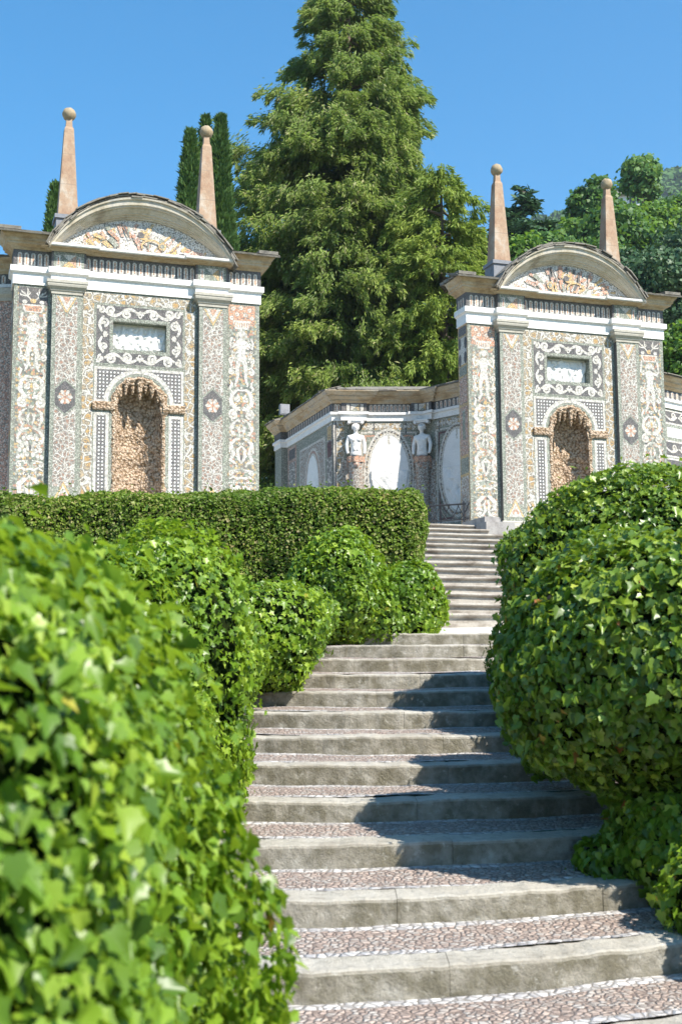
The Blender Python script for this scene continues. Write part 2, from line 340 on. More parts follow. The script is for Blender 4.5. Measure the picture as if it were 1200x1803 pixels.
def pebbles(name, scale, cols, joint):
    m, nt, bs = newmat(name); co = coord(nt)
    v = N(nt, 'ShaderNodeTexVoronoi', i_Scale=scale); nt.links.new(co, v.inputs['Vector'])
    e = N(nt, 'ShaderNodeTexVoronoi', feature='DISTANCE_TO_EDGE', i_Scale=scale); nt.links.new(co, e.inputs['Vector'])
    sep = N(nt, 'ShaderNodeSeparateColor'); nt.links.new(v.outputs['Color'], sep.inputs[0])
    c = ramp(nt, sep.outputs[0], [(i/len(cols), q) for i, q in enumerate(cols)], 'CONSTANT')
    c = mixc(nt, ramp(nt, e.outputs['Distance'], [(.03,(1,1,1)),(.10,(0,0,0))]), c, joint)
    nt.links.new(c, bs.inputs['Base Color']); bs.inputs['Roughness'].default_value = .8
    bump(nt, bs, ramp(nt, e.outputs['Distance'], [(.0,(0,0,0)),(.25,(1,1,1))]), 1.0, .012); return m
pebw = pebbles('white_cobbles', 17, [(.50,.49,.48),(.40,.39,.39),(.62,.60,.58),(.45,.43,.41),(.35,.34,.34)], (.22,.2,.18))
pebb = pebbles('brown_cobbles', 26, [(.40,.31,.26),(.34,.27,.23),(.46,.37,.31),(.39,.34,.30),(.31,.24,.20),(.44,.40,.36)], (.16,.12,.10))
ystep = [1687,1563,1475,1403,1343,1293,1255,1220,1187,1160,1140,1115]
DS = [6.4+.9*k for k in range(12)]; ZS = [zat(y, d) for y, d in zip(ystep, DS)]
ZS = list(np.polyval(np.polyfit(DS, ZS, 2), DS)); 
LE = [-1.2,-1.2,-1.3,-1.3,-1.3,-1.3,-1.2,-1.15,-1.08,-.92,-.57,-.14]
def curve(k, l, dd=0.0):
    D0 = 6.4+.9*k; c_ = .10 if k < 4 else .13; lc = np.interp(k, [0,1,5,11], [-.6,-.4,.35,.6]); lm = 100/F*D0
    return D0+dd+c_*((l-lc)**2-(lm-lc)**2)
low = empty('stone_staircase', tuple(cl(.8, 6.4, -1.64)))
tag(low, 'lower flight of broad curved stone steps with cobbled treads between the ivy bushes', 'staircase')
lo = np.array(low.location)
rnd = random.Random(3)
tw = Noise(11, 2.2)
for k in range(-2, 12):
    kk = max(k, 0); D0 = 6.4+.9*k
    z = ZS[k] if k >= 0 else ZS[0]+.172*k
    l0 = LE[kk]-(.3 if k < 0 else 0); l1 = 2.9 if k < 6 else 2.6
    nl = 44; lat = [l0+(l1-l0)*i/(nl-1) for i in range(nl)]
    h = .152
    m = MB()
    # kerb with a slightly worn rounded nosing
    prof = [(.0,-h-.06),(.0,-.022),(.006,-.007),(.022,0),(.34 if k == 11 else .28,.004),(.34 if k == 11 else .28,-h-.06)]
    cuts = [l0]
    while cuts[-1] < l1-.5: cuts.append(cuts[-1]+rnd.uniform(1.2,2.2))
    cuts[-1] = l1
    for ca, cb in zip(cuts[:-1], cuts[1:]):
        P = []; dz_ = rnd.uniform(-.003,.003); dd_ = rnd.uniform(-.008,.008); n_b = max(8, int((cb-ca)/.045))
        for i in range(n_b+1):
            l = ca+.0015+(cb-ca-.003)*i/n_b; wv = .007*float(tw([l*1.3, k*3.1, 0.0]))+.004*float(tw([l*9, k*3.1, 0.0])); wz = .004*float(tw([l*1.1, 7+k*2.2, 5.0]))+.0025*float(tw([l*12, 7+k*2.2, 5.0]))
            ch = (.005 if i in (0, n_b) else 0)
            P.append([cl(l, curve(k, l, o)+dd_+(wv+ch if j < 4 else 0), z+dz_+q+(wz-ch*.6 if 0 < j < 5 else 0))-lo for j, (o, q) in enumerate(prof)])
        m.grid(P, 0, False, flip=True)
        for e in (P[0], P[-1]): m.add(e, [tuple(range(len(prof)))], 0)
    # joints between kerb blocks as fine dark grooves proud by a millimetre
    st = m.build('step', [stepm], low)
    # tread behind
    if k == 11: break
    t = MB(); zn = (ZS[k+1] if k >= 0 else z+.172)-h
    cross = [(.17,0,0),(.17+.09,1,.12),(.90-.15,2,.80),(.904,1,1.0)]
    l1t = l1
    rows = []
    ts = [(.275,.0),(.345,.12),(.48,.3),(.62,.55),(.80,.84),(.906,1.0)]
    sl = [l0-.2+(l1+.2-l0)*i/(nl-1) for i in range(nl)]
    Pm = [[cl(l, curve(k, l, o)+ (curve(k+1,l,-.9)-curve(k,l,0))*u, z+.005+(zn-z)*u+.004*float(tw([l*2, o*4+k, 3.0])))-lo for o, u in ts] for l in sl]
    t.grid([r[:2] for r in Pm], 0, False, flip=True); t.grid([r[1:5] for r in Pm], 1, False, flip=True); t.grid([r[4:] for r in Pm], 0, False, flip=True)
    t.build('tread', [pebw, pebb], low)
# landing slab
lm_, nt, bs = newmat('landing_gravel'); co = coord(nt); cc, dd = speckle(nt, co, 60, [(.52,.5,.45),(.62,.6,.56),(.45,.42,.38),(.7,.68,.64)], (.35,.33,.3))
nt.links.new(cc, bs.inputs['Base Color']); bs.inputs['Roughness'].default_value = .9; bump(nt, bs, dd, -.4, .006)
l = MB(); P = []
for i in range(30):
    la = -1.0+4.6*i/29; P.append([cl(la, curve(11, la, .33), ZS[11]+.0), cl(la, 19.9, zat(1105.5, 19.7)), cl(la, 20.1, -.4)])
l.grid(P, 0, False, flip=True)
tag(l.build('landing', [lm_]), kind='structure')
# white rendered stringer wall at the left of the flight, mostly under the ivy
s_ = MB(); pl = [cl(-1.42, 11.5, 0), cl(-1.28, 13.3, 0), cl(-1.16, 14.3, 0), cl(-.8, 15.3, 0), cl(-.36, 16.2, 0)]
tops = [-.36, -.0, .16, .33, .50]
for a, b, za, zb in zip(pl[:-1], pl[1:], tops[:-1], tops[1:]):
    a2, b2 = a+np.array([-.2,.1,0]), b+np.array([-.2,.1,0])
    q = [(*p[:2], z-.7) for p, z in ((a,za),(b,zb),(b2,zb),(a2,za))]+[(*p[:2], z) for p, z in ((a,za),(b,zb),(b2,zb),(a2,za))]
    s_.add(q, [(0,1,5,4),(1,2,6,5),(2,3,7,6),(3,0,4,7),(4,5,6,7)], 0)
o = s_.build('side_wall', [M['capst']]); tag(o, 'low pale rendered wall edging the left of the steps, nearly covered by ivy', 'low wall')

# ---- upper flight
upm = stone('upper_step_stone', [(.16,.13,.10),(.30,.265,.22),(.42,.385,.33),(.34,.31,.26)], 2.2, .9, .5, .015, 22, (1,1,3))
y0u, y1u = 18.0, 28.6; nst = 14
z0u = zat(1105.5, 19.7); hu = (ZB-z0u)/nst; tu = (y1u-y0u)/(nst-1)
up = empty('stone_staircase', (10.3, y0u, z0u)); tag(up, 'upper flight of straight narrow-nosed stone steps climbing to the terrace beside the right pavilion', 'staircase')
for k in range(nst):
    ya = y0u+tu*k; zt = z0u+hu*(k+1); x1 = 13.15 if k >= nst-2 else 13.9
    x0 = 7.6+.06*k
    s = MB(); nx = 26; xs = [x0+(x1-x0)*i/(nx-1) for i in range(nx)]
    pr = [(.05,-hu-.02),(.05,-.075),(.03,-.06),(.0,-.05),(-.01,-.03),(.0,-.006),(.02,0),(tu+.1,.0)]
    P = [[(x-10.3, ya-y0u+o_+.005*float(tw([x*1.5,k,2.0])), zt-z0u+q+ (.005*float(tw([x*1.2,k*3,9.0])) if 0 < j < 7 else 0)) for j, (o_, q) in enumerate(pr)] for x in xs]
    s.grid(P, 0, False, flip=True); s.add(P[-1], [tuple(range(len(pr)))], 0); s.add(P[0], [tuple(range(len(pr)))[::-1]], 0)
    s.build('step', [upm], up)
# terrace behind the top step
t = MB(); t.add([(-60,y1u+.3,ZB-.012),(90,y1u+.3,ZB-.012),(90,60,ZB-.012),(-60,60,ZB-.012)], [(0,1,2,3)], 0)
tag(t.build('terrace', [lm_]), kind='structure')
# stone pedestal at the head of the steps
b = MB(); b.box(13.17, 13.95, 28.0, 29.6, ZB-.9, ZB+.02); b.box(13.20, 13.60, 28.15, 29.5, ZB+.02, ZB+.16)
b.box(13.6, 14.0, 28.9, 29.6, ZB+.02, ZB+.22)
tag(b.build('stone_pedestal', [stone('rough_grey_stone', [(.22,.2,.19),(.34,.32,.3),(.42,.4,.37)], 3.0, .9, .5, .012, 26)]), 'rough grey stone block at the top right of the upper steps', 'stone block')

# ================================================================ MOSAIC PAVILIONS
XC = 4.90; SP = 11.79
def arcpts(cx, cz, r, a0, a1, n): return [(cx+r*math.cos(a0+(a1-a0)*i/n), cz+r*math.sin(a0+(a1-a0)*i/n)) for i in range(n+1)]
def palmette(mb, cx, cz, r, a, o, m, k=5, spread=1.25):
    for i in range(k):
        b = a+spread*(i-(k-1)/2)/((k-1)/2); L = r*(1-.22*abs(i-(k-1)/2)/((k-1)/2))
        p = [(cx+L*t*math.cos(b), cz+L*t*math.sin(b)) for t in (.15,.45,.8,1)]
        mb.ribbon(p, [.02*r/.12,.035*r/.12,.04*r/.12,.006], o, m)
    mb.disc(cx, cz, r*.2, r*.2, o+.001, m, 8)
def scroll_run(mb, x0, x1, zc, amp, o, m, vert=False, n=2, w=.045):
    """acanthus scroll running from x0 to x1 round the line zc (or up a line when vert)"""
    f = (lambda a, b: (b, a)) if vert else (lambda a, b: (a, b))
    L = x1-x0; sg = 1 if L > 0 else -1
    pts = []; ws = []
    for i in range(8*n+1):
        t = i/(8*n); pts.append(f(x0+L*t, zc+amp*.75*math.sin(PI*n*t*1.0+.2))); ws.append(w*(.7+.5*abs(math.sin(PI*n*t))))
    mb.ribbon(pts, ws, o, m)
    for k in range(n):
        t = (k+.62)/n; c = zc+(-1 if k % 2 == 0 else 1)*amp*.28; r = abs(L)/n*.36; r = min(r, amp*1.0)
        cx, cz = f(x0+L*t, c); s0 = 1 if (k % 2 == 0) else -1
        mb.spiral(cx, cz, r, (PI/2 if s0 > 0 else -PI/2), (-s0*sg if not vert else s0*sg), w*.95, o+.003, m, 1.3)
        cx2, cz2 = f(x0+L*(t-.3/n), zc+(1 if k % 2 == 0 else -1)*amp*.9); px_, pz_ = f(x0+L*(t-.02/n), zc+(1 if k % 2 == 0 else -1)*amp*.2)
        mb.ribbon([(px_,pz_),((px_+cx2)/2,(pz_+cz2)/2),(cx2,cz2)], [w*.5,w*.9,.006], o+.0021, m)
def sym(mb, xc, fn):
    for s in (1, -1): fn(lambda x, z: (xc+s*x, z), s)
def grotesque(mb, xc, hw, z0, z1, kind, W, BR, OC, DK, GR, seed=0):
    """tall white grotesque: basket, figure with arms up, scrolls, tails, lattice; xc centre, hw half width"""
    r = random.Random(seed); k = hw/.34; H = z1-z0; o = .008
    Z = lambda t: z1-t                                       # t metres below the top
    # loose coloured tesserae patches behind
    for i in range(95):
        x = r.uniform(-hw*.95, hw*.95); z = r.uniform(z0+.05, z1-.75); a = r.uniform(.022, .055)
        n = r.choice((5,6,7)); mb.poly([(xc+x+a*r.uniform(.6,1.2)*math.cos(2*PI*j/n), z+a*r.uniform(.7,1.3)*math.sin(2*PI*j/n)) for j in range(n)], .006, r.choice((BR, OC, BR, DK, GR, OC)))
    wk0 = mb.wk; mb.wk = 1.0
    for i in range(80):
        x = r.uniform(.0, hw*.92); t = r.uniform(.62, H-.15); a = r.uniform(0, 2*PI); L = r.uniform(.035,.075)
        for s in (-1, 1):
            p = [(xc+s*(x+L*u*math.cos(a+1.3*u)), Z(t)+L*u*math.sin(a+1.3*u)) for u in (-1,-.4,.2,.8,1.2)]
            mb.ribbon(p, [.006,.026,.034,.024,.006], .0072, W)
    mb.wk = wk0
    if kind == 'a':
        mb.rect(xc-hw, xc+hw, Z(.42), z1, .0065, DK)
        def br(P, s):
            mb.ribbon([P(.03,Z(.34)), P(.12*k,Z(.24)), P(.22*k,Z(.16)), P(.3*k,Z(.08))], [.03,.03,.025,.01], o, W)
            for a, b in ((.13,.12),(.2,.22),(.27,.18),(.3,.26),(.08,.2)): mb.ribbon([P(.14*k,Z(.23)), P(a*k,Z(b-.06)), P((a+.02)*k,Z(b-.1))], [.015,.03,.008], o, W)
            mb.disc(*P(.2*k,Z(.36)), .06, .05, o, W, 8)
        sym(mb, xc, br); mb.disc(xc, Z(.33), .075, .06, o+.001, OC, 10)
        mb.poly([(xc-.27*k,Z(.42)),(xc+.27*k,Z(.42)),(xc+.2*k,Z(.62)),(xc-.2*k,Z(.62))], o, W)
        mb.poly([(xc-.21*k,Z(.455)),(xc+.21*k,Z(.455)),(xc+.17*k,Z(.585)),(xc-.17*k,Z(.585))], o+.002, BR)
    else:
        mb.rect(xc-hw, xc+hw, Z(.52), z1, .0065, BR)
        for i, (x, t) in enumerate(((-.22,.1),(-.02,.07),(.2,.12),(-.12,.24),(.1,.25),(-.26,.34),(.26,.32))):
            mb.disc(xc+x*k, Z(t), .055, .055, o, W, 9); mb.disc(xc+x*k, Z(t), .02, .02, o+.002, BR, 6)
        mb.poly([(xc-.24*k,Z(.40)),(xc+.24*k,Z(.40)),(xc+.17*k,Z(.62)),(xc-.17*k,Z(.62))], o, W)
        for i in range(7): mb.rect(xc+(-.19+.062*i)*k, xc+(-.165+.062*i)*k, Z(.57), Z(.45), o+.002, BR)
    # head, hair, torso, arms, legs
    mb.disc(xc, Z(.75), .07*k, .09, o+.002, W, 12)
    mb.disc(xc-.025*k, Z(.74), .008, .01, o+.004, DK, 5); mb.disc(xc+.025*k, Z(.74), .008, .01, o+.004, DK, 5); mb.rect(xc-.02, xc+.02, Z(.80), Z(.792), o+.004, BR)
    def fig(P, s):
        for a in (.075,.1,.125): mb.ribbon([P(.03*k,Z(.66)), P(a*k,Z(.74)), P((a+.03)*k,Z(.87))], [.012,.018,.008], o, W)
        mb.poly([P(0,Z(.86)), P(.05*k,Z(.87)), P(.14*k,Z(.93)), P(.13*k,Z(1.06)), P(.09*k,Z(1.22)), P(.12*k,Z(1.36)), P(.1*k,Z(1.5)), P(0,Z(1.46))], o+.001, W)
        if kind == 'a': mb.ribbon([P(.1*k,Z(.95)), P(.22*k,Z(.98)), P(.29*k,Z(.90)), P(.27*k,Z(.76)), P(.25*k,Z(.63))], [.07,.06,.05,.045,.05], o, W)
        else: mb.ribbon([P(.1*k,Z(.95)), P(.19*k,Z(1.06)), P(.27*k,Z(1.12)), P(.29*k,Z(.98)), P(.25*k,Z(.84))], [.06,.055,.05,.045,.05], o, W)
        mb.ribbon([P(.07*k,Z(1.42)), P(.11*k,Z(1.62)), P(.10*k,Z(1.82)), P(.13*k,Z(1.98)), P(.17*k,Z(2.06))], [.09,.09,.06,.05,.03], o, W)
        mb.spiral(*P(.26*k,Z(1.42)), .075*k, -PI/2 if s > 0 else -PI/2, s, .035, o, W, 1.3, tail=P(.12*k,Z(1.2)))
        mb.spiral(*P(.25*k,Z(1.72)), .085*k, PI/2, -s, .04, o, W, 1.3, tail=P(.3*k,Z(1.45)))
        mb.ribbon([P(.3*k,Z(1.95)),P(.24*k,Z(2.02)),P(.3*k,Z(2.15)),P(.22*k,Z(2.28))], [.01,.05,.05,.01], o, W)
        # tailed scrolls
        mb.ribbon([P(0,Z(2.2)),P(.12*k,Z(2.18)),P(.24*k,Z(2.3)),P(.27*k,Z(2.5)),P(.16*k,Z(2.66)),P(.02*k,Z(2.7))], [.03,.06,.085,.09,.08,.03], o, W)
        mb.spiral(*P(.12*k,Z(2.42)), .085*k, PI/2, s, .05, o, W, 1.2)
        mb.spiral(*P(.2*k,Z(2.82)), .12*k, PI/2, -s, .06, o, W, 1.35, tail=P(.04*k,Z(2.62)))
        mb.ribbon([P(.1*k,Z(2.95)),P(.22*k,Z(3.04)),P(.27*k,Z(3.2)),P(.2*k,Z(3.34)),P(.12*k,Z(3.3))], [.03,.05,.06,.04,.01], o, W)
        mb.ribbon([P(.02*k,Z(3.05)),P(.08*k,Z(3.2)),P(.03*k,Z(3.36))], [.01,.05,.01], o, W)
        # shell body
        mb.ribbon([P(.04*k,Z(3.42)),P(.18*k,Z(3.46)),P(.28*k,Z(3.6)),P(.3*k,Z(3.78))], [.03,.06,.07,.03], o, W)
        if kind == 'a':
            for (x, t) in ((.05,3.66),(.15,3.68),(.24,3.76),(.09,3.79),(.19,3.86),(.04,3.92),(.13,3.97),(.24,3.96),(.07,4.06),(.17,4.09),(.27,4.12)):
                mb.disc(*P(x*k,Z(t)), .05*k, .062, o+.001, W, 8)
        else:
            mb.ribbon([P(.25*k,Z(3.55)),P(.2*k,Z(3.8)),P(.28*k,Z(3.98)),P(.12*k,Z(4.06))], [.03,.09,.08,.02], o, W)
            mb.ribbon([P(.0,Z(3.6)),P(.1*k,Z(3.72)),P(.06*k,Z(3.95)),P(.0,Z(4.05))], [.02,.07,.06,.02], o, W)
        mb.spiral(*P(.25*k,Z(4.3)), .065*k, PI/2, -s, .035, o, W, 1.2, tail=P(.05*k,Z(4.2)))
        mb.ribbon([P(0,Z(4.4)),P(.1*k,Z(4.43)),P(.2*k,Z(4.38)),P(.31*k,Z(4.45))], [.04,.05,.05,.02], o, W)
        for i in range(6): mb.disc(*P((.03+.055*i)*k,Z(4.53+.01*(i % 2))), .02, .02, o, W, 6)
        # mirrored acanthus feet
        mb.ribbon([P(.03*k,Z(4.62)),P(.12*k,Z(4.66)),P(.24*k,Z(4.78)),P(.22*k,Z(4.96)),P(.1*k,Z(5.02))], [.03,.09,.11,.09,.02], o, W)
        mb.ribbon([P(.02*k,Z(4.72)),P(.07*k,Z(4.85)),P(.04*k,Z(5.0)),P(.1*k,Z(5.12)),P(.2*k,Z(5.16))], [.02,.06,.06,.05,.02], o, W)
        for i in range(9): mb.disc(*P((.12+.07*(i % 3))*k,Z(5.22+.07*(i//3))), .018, .018, o, DK, 5)
    sym(mb, xc, fig)
    mb.disc(xc, Z(2.42), .035, .09, o+.001, OC, 8); mb.disc(xc, Z(3.9), .03, .08, o+.004, DK, 8); mb.disc(xc, Z(5.25), .05, .14, o+.001, DK, 8)
def relief(name, w_, h_, seed, parent, mat, loc, dz0=0.0, mask=None, amp=.05, figs=5, rot=0, fm=None):
    """carved marble relief: a height field of limbs and heads"""
    r = random.Random(seed); nx = 70; nz = max(20, int(70*h_/w_)); G_ = np.zeros((nz, nx)); X, Z = np.meshgrid(np.linspace(-w_/2, w_/2, nx), np.linspace(-h_/2, h_/2, nz))
    def seg(x0,z0,x1,z1,rad,hh):
        dx, dz = x1-x0, z1-z0; t = np.clip(((X-x0)*dx+(Z-z0)*dz)/(dx*dx+dz*dz+1e-9), 0, 1)
        d = np.hypot(X-x0-t*dx, Z-z0-t*dz); return hh*np.sqrt(np.clip(1-(d/rad)**2, 0, 1))
    for i in range(figs):
        cx = -w_*.5+w_*(i+.5)/figs+r.uniform(-.04,.04)*w_; s = h_/.7; b = -h_*.40+r.uniform(-.02,.06)*h_; lean = r.uniform(-.14,.14)
        sh = (cx+lean*s, b+.40*s)
        for (q) in ((cx-.05*s,b,cx-.03*s,b+.18*s,.035),(cx+.07*s,b,cx+.03*s,b+.18*s,.035),(cx,b+.18*s,sh[0],sh[1],.065),(sh[0],sh[1]+.05*s,sh[0]+.01,sh[1]+.12*s,.045),
                    (sh[0],sh[1],sh[0]+r.choice((-1,1))*.13*s,sh[1]+r.uniform(-.12,.1)*s,.028),(sh[0],sh[1],sh[0]+r.uniform(-.1,.1)*s,sh[1]-.14*s,.028)):
            G_ = np.maximum(G_, seg(*q[:4], q[4]*s, amp*(.6+q[4]*5)))
        G_ = np.maximum(G_, seg(cx+r.uniform(-.12,.12), b, cx+r.uniform(-.1,.1), b+.1, .05*s, amp*.6))
    for i in range(figs*5):
        x = r.uniform(-.47,.47)*w_; z = r.uniform(-.44,.40)*h_; a = r.uniform(0, PI); L = r.uniform(.05,.14)*h_/.7; rd = r.uniform(.018,.042)*h_/.7
        G_ = np.maximum(G_, seg(x,z,x+L*math.cos(a),z+L*math.sin(a),rd,amp*r.uniform(.5,1.1)))
    G_ = G_+.004*np.sin(X*31)*np.sin(Z*27)+.003*np.random.default_rng(seed).normal(size=G_.shape)
    if mask: k = mask(X/(w_/2), Z/(h_/2)); G_ *= k[0]; X = X*k[1]; Z = Z*k[2]
    mb = MB(dz=dz0); mb.grid([[(X[i,j], -G_[i,j], Z[i,j]) for j in range(nx)] for i in range(nz)], 0, True)
    o = mb.build(name, mat, parent); o.location = loc; o.rotation_euler = (0,0,rot); return o
def body_capsule(mb, x, z0, z1, y, D_, W_, O_):
    mb.stad(x, z0, z1, .052, y, W_); mb.stad(x, z0+.03, z1-.04, .017, y+.002, O_)
def slates(mb, P, T, Nn, depth, r, over=.03, th=.028):
    """one row of ragged stone slates; P points along the eave, T tangent, Nn outward-up normal, depth vector"""
    for c, t in zip(P, T):
        c = np.array(c); t = np.array(t); nn = np.array(Nn(c)) if callable(Nn) else np.array(Nn)
        mb.obox(c+nn*r.uniform(0,.012)-np.array(depth)*r.uniform(0,.05), t*.5*r.uniform(.9,1.12), np.array(depth)*.5, nn*th*r.uniform(.35,.7), 0)
def pavilion(x0, mir, label, seed):
    root = empty('mosaic_pavilion', (x0, 30.0, ZB)); tag(root, label, 'pavilion', 'mosaic pavilions flanking the stairs')
    dz = -ZB; mx = -1 if mir else 1
    r = random.Random(seed)
    GR, WH, OR, OC, DK, GT, CB, CO, CK, MA, SA, TY = range(12)
    mats = [M[k] for k in ('green','white','orange','ochre','dark','grotto','crackbrown','crackochre','check','maroon','salmon','tymp')]
    # ---- wall: front with niche and panel openings, returns and body
    nh, ns = .585, 6.37                                   # niche half width, spring
    bm = bmesh.new()
    def loop(pts):
        vs = [bm.verts.new((x, 0, z+dz)) for x, z in pts]; return [bm.edges.new((vs[i], vs[(i+1) % len(vs)])) for i in range(len(vs))]
    E_ = loop([(-3.02,3.4),(-nh,3.4),(-nh,ns)]+arcpts(0, ns, nh, PI, 0, 20)[1:-1]+[(nh,ns),(nh,3.4),(3.02,3.4),(3.02,9.92),(-3.02,9.92)])
    E_ += loop([(-.655,7.71),(-.655,8.40),(.655,8.40),(.655,7.71)])
    bmesh.ops.triangle_fill(bm, edges=E_, use_beauty=True)
    for f in bm.faces:
        if f.normal.y > 0: f.normal_flip()
    mb = MB(dz=dz)
    bm.verts.index_update(); mb.add([(v.co.x, v.co.y, v.co.z-dz) for v in bm.verts], [tuple(v.index for v in f.verts) for f in bm.faces], GR); bm.free()
    for s in (-1, 1):
        mb.add([(s*3.02,0,3.4),(s*3.02,.62,3.4),(s*3.02,.62,9.92),(s*3.02,0,9.92)], [(0,1,2,3) if s > 0 else (3,2,1,0)], SA)
        mb.add([(s*3.02,.62,3.4),(s*1.9,.62,3.4),(s*1.9,.62,9.92),(s*3.02,.62,9.92)], [(0,1,2,3) if s > 0 else (3,2,1,0)], GR)
        mb.add([(s*1.9,.62,3.4),(s*1.9,1.2,3.4),(s*1.9,1.2,9.92),(s*1.9,.62,9.92)], [(0,1,2,3) if s > 0 else (3,2,1,0)], CB)
    mb.add([(-1.9,1.2,3.4),(1.9,1.2,3.4),(1.9,1.2,9.92),(-1.9,1.2,9.92)], [(3,2,1,0)], GR)
    mb.add([(-3.02,.0,9.92),(3.02,.0,9.92),(3.02,.62,9.92),(1.9,.62,9.92),(1.9,1.2,9.92),(-1.9,1.2,9.92),(-1.9,.62,9.92),(-3.02,.62,9.92)], [tuple(range(8))], GR)
    # recess round the relief
    x, za, zb_, dp = .655, 7.71, 8.40, .26
    mb.add([(-x,0,za),(x,0,za),(x,0,zb_),(-x,0,zb_),(-x,dp,za),(x,dp,za),(x,dp,zb_),(-x,dp,zb_)], [(0,1,5,4),(1,2,6,5),(2,3,7,6),(3,0,4,7)], GR)
    # return side decoration (left-facing and right-facing)
    for s in (-1, 1):
        def sd(z0, z1, m, y0=.06, y1=.56, o=.004): 
            X = s*(3.02+o); q = [(X,y0,z0),(X,y1,z0),(X,y1,z1),(X,y0,z1)]; mb.add(q, [(0,1,2,3) if s > 0 else (3,2,1,0)], m)
        sd(3.4, 9.12, OC, .01, .61, .003); sd(3.5,5.0,CB,o=.006); sd(5.08,5.5,GR,o=.006); sd(5.58,6.9,SA,o=.006); sd(6.0,6.8,GR,.22,.40,.008); sd(6.98,7.7,SA,o=.006); sd(7.75,8.0,GR,o=.006); sd(8.06,8.8,WH,o=.006)
        for (yy, zz) in ((.12,8.62),(.5,8.66),(.14,8.22),(.49,8.2)):
            X = s*3.028; q = [(X, yy+.09*math.cos(a*PI/6)*1.0, zz+.17*math.sin(a*PI/6)) for a in range(12)]; mb.add(q, [tuple(range(12)) if s > 0 else tuple(range(12))[::-1]], DK)
        sd(8.86,9.1,CK,o=.006)
    # centre bay
    mb.rect(-1.40,1.40,3.5,9.13,.0005,GR) if False else None
    def openrect(m, xx0, xx1, z0, z1, o): mb.rect(xx0, xx1, z0, z1, o, m)
    for s in (-1, 1):
        openrect(CO, s*1.12, s*1.38, 3.75, 9.08, .004)
    mb.rect(-1.12,1.12,8.84,9.08,.004,CO)
    mb.wk = 1.25
    for a in ((-1.07,-.72,7.33,8.79),(.72,1.07,7.33,8.79),(-.72,.72,8.47,8.79),(-.72,.72,7.33,7.64)): mb.rect(*a, .004, DK)
    mb.frame(-1.09,1.09,7.31,8.81,.03,.005,GR); mb.frame(-.74,.74,7.62,8.49,.07,.0055,GR)
    for zc, up_ in ((8.63,1),(7.485,-1)):
        palmette(mb, 0, zc-.05*up_, .13, PI/2*up_, .008, WH); mb.disc(0, zc-.06*up_, .05, .06, .009, WH, 10); mb.disc(0, zc-.06*up_, .02, .03, .011, DK, 8)
        for s in (-1, 1): scroll_run(mb, s*.08, s*.86, zc, .12*up_, .007, WH, n=2, w=.058)
    for s in (-1, 1):
        palmette(mb, s*.88, 8.06, .11, 0 if s < 0 else PI, .008, WH); mb.disc(s*.84, 8.06, .035, .05, .009, WH, 9)
        for u in (-1, 1):
            scroll_run(mb, 8.06+u*.06, 8.06+u*.46, s*.9, .11*s, .007, WH, vert=True, n=1, w=.05)
            cx, cz = s*.94, 8.06+u*.60
            mb.spiral(cx, cz, .085, PI/2, s*u, .042, .008, WH, 1.2); palmette(mb, s*.97, 8.06+u*.63, .12, (PI/4 if u > 0 else -PI/4) if s > 0 else (3*PI/4 if u > 0 else -3*PI/4), .007, WH, 3, .5)
    mb.wk = 1.0
    for s in (-1, 1):
        n = 12; outer = [(s*1.09,6.38),(s*1.09,7.25),(s*.035,7.25)]
        a1 = math.atan2(math.sqrt(max(.77**2-.035**2,0)), .035); arc = [(s*.77*math.cos(a), ns+.77*math.sin(a)) for a in np.linspace(a1, 0.02, n)]
        mb.poly(outer+arc, .004, WH)
        arc2 = [(s*.86*math.cos(a), ns+.86*math.sin(a)) for a in np.linspace(math.asin(.80/.86)-.0, .085, n)]
        mb.poly([(s*1.03,6.44),(s*1.03,7.19),(s*.10,7.19),(s*.10,7.20)][:3]+[q for q in arc2 if s*q[0] > .1], .007, CK)
    P1 = [(.79*math.cos(a), ns+.79*math.sin(a)) for a in np.linspace(PI-.03, .03, 26)]
    mb.ribbon(P1, .075, .010, WH); mb.ribbon([(.72*math.cos(a), ns+.72*math.sin(a)) for a in np.linspace(PI-.03,.03,26)], .06, .006, GR)
    # jamb panels
    for s in (-1, 1):
        mb.rect(s*.73,s*1.09,3.7,6.12,.004,WH); mb.rect(s*.80,s*1.02,3.77,6.05,.007,CK)
    # side panels
    for s in (-1, 1):
        xa = s*2.56; kind = 'a' if s*mx < 0 else 'b'
        mb.rect(s*2.25, s*2.93, 3.66, 9.07, .004, GT)
        mb.wk = 1.2; grotesque(mb, xa, .34, 3.66, 9.07, kind, WH, OR, OC, DK, GR, seed+int(s))
    mb.build('wall', mats, root)
    # ---- pilasters with capital and base
    for s in (-1, 1):
        p = MB(dz=dz); xm = s*1.79; hw = .35; py = .15
        p.add([(xm-hw,-py,3.78),(xm+hw,-py,3.78),(xm+hw,-py,8.96),(xm-hw,-py,8.96)], [(0,1,2,3)], 0)
        for q in (-1, 1): p.add([(xm+q*hw,-py,3.78),(xm+q*hw,0,3.78),(xm+q*hw,0,8.96),(xm+q*hw,-py,8.96)], [(0,1,2,3) if q > 0 else (3,2,1,0)], 5)  # dark flanks: their shade is put into the mosaic colour
        o = py+.004; hx = .255; zc = 6.41
        p.rect(xm-hx,xm+hx,4.25,8.86,o,1)
        p.poly([(xm-hx,8.86),(xm+hx,8.86),(xm,8.36)], o+.002, 0)
        p.poly([(xm-.235,8.86),(xm+.235,8.86),(xm,8.43)], o+.004, 3); p.poly([(xm-.19,8.86),(xm+.19,8.86),(xm,8.52)], o+.006, 2); p.poly([(xm-.10,8.86),(xm+.10,8.86),(xm,8.67)], o+.008, 4)
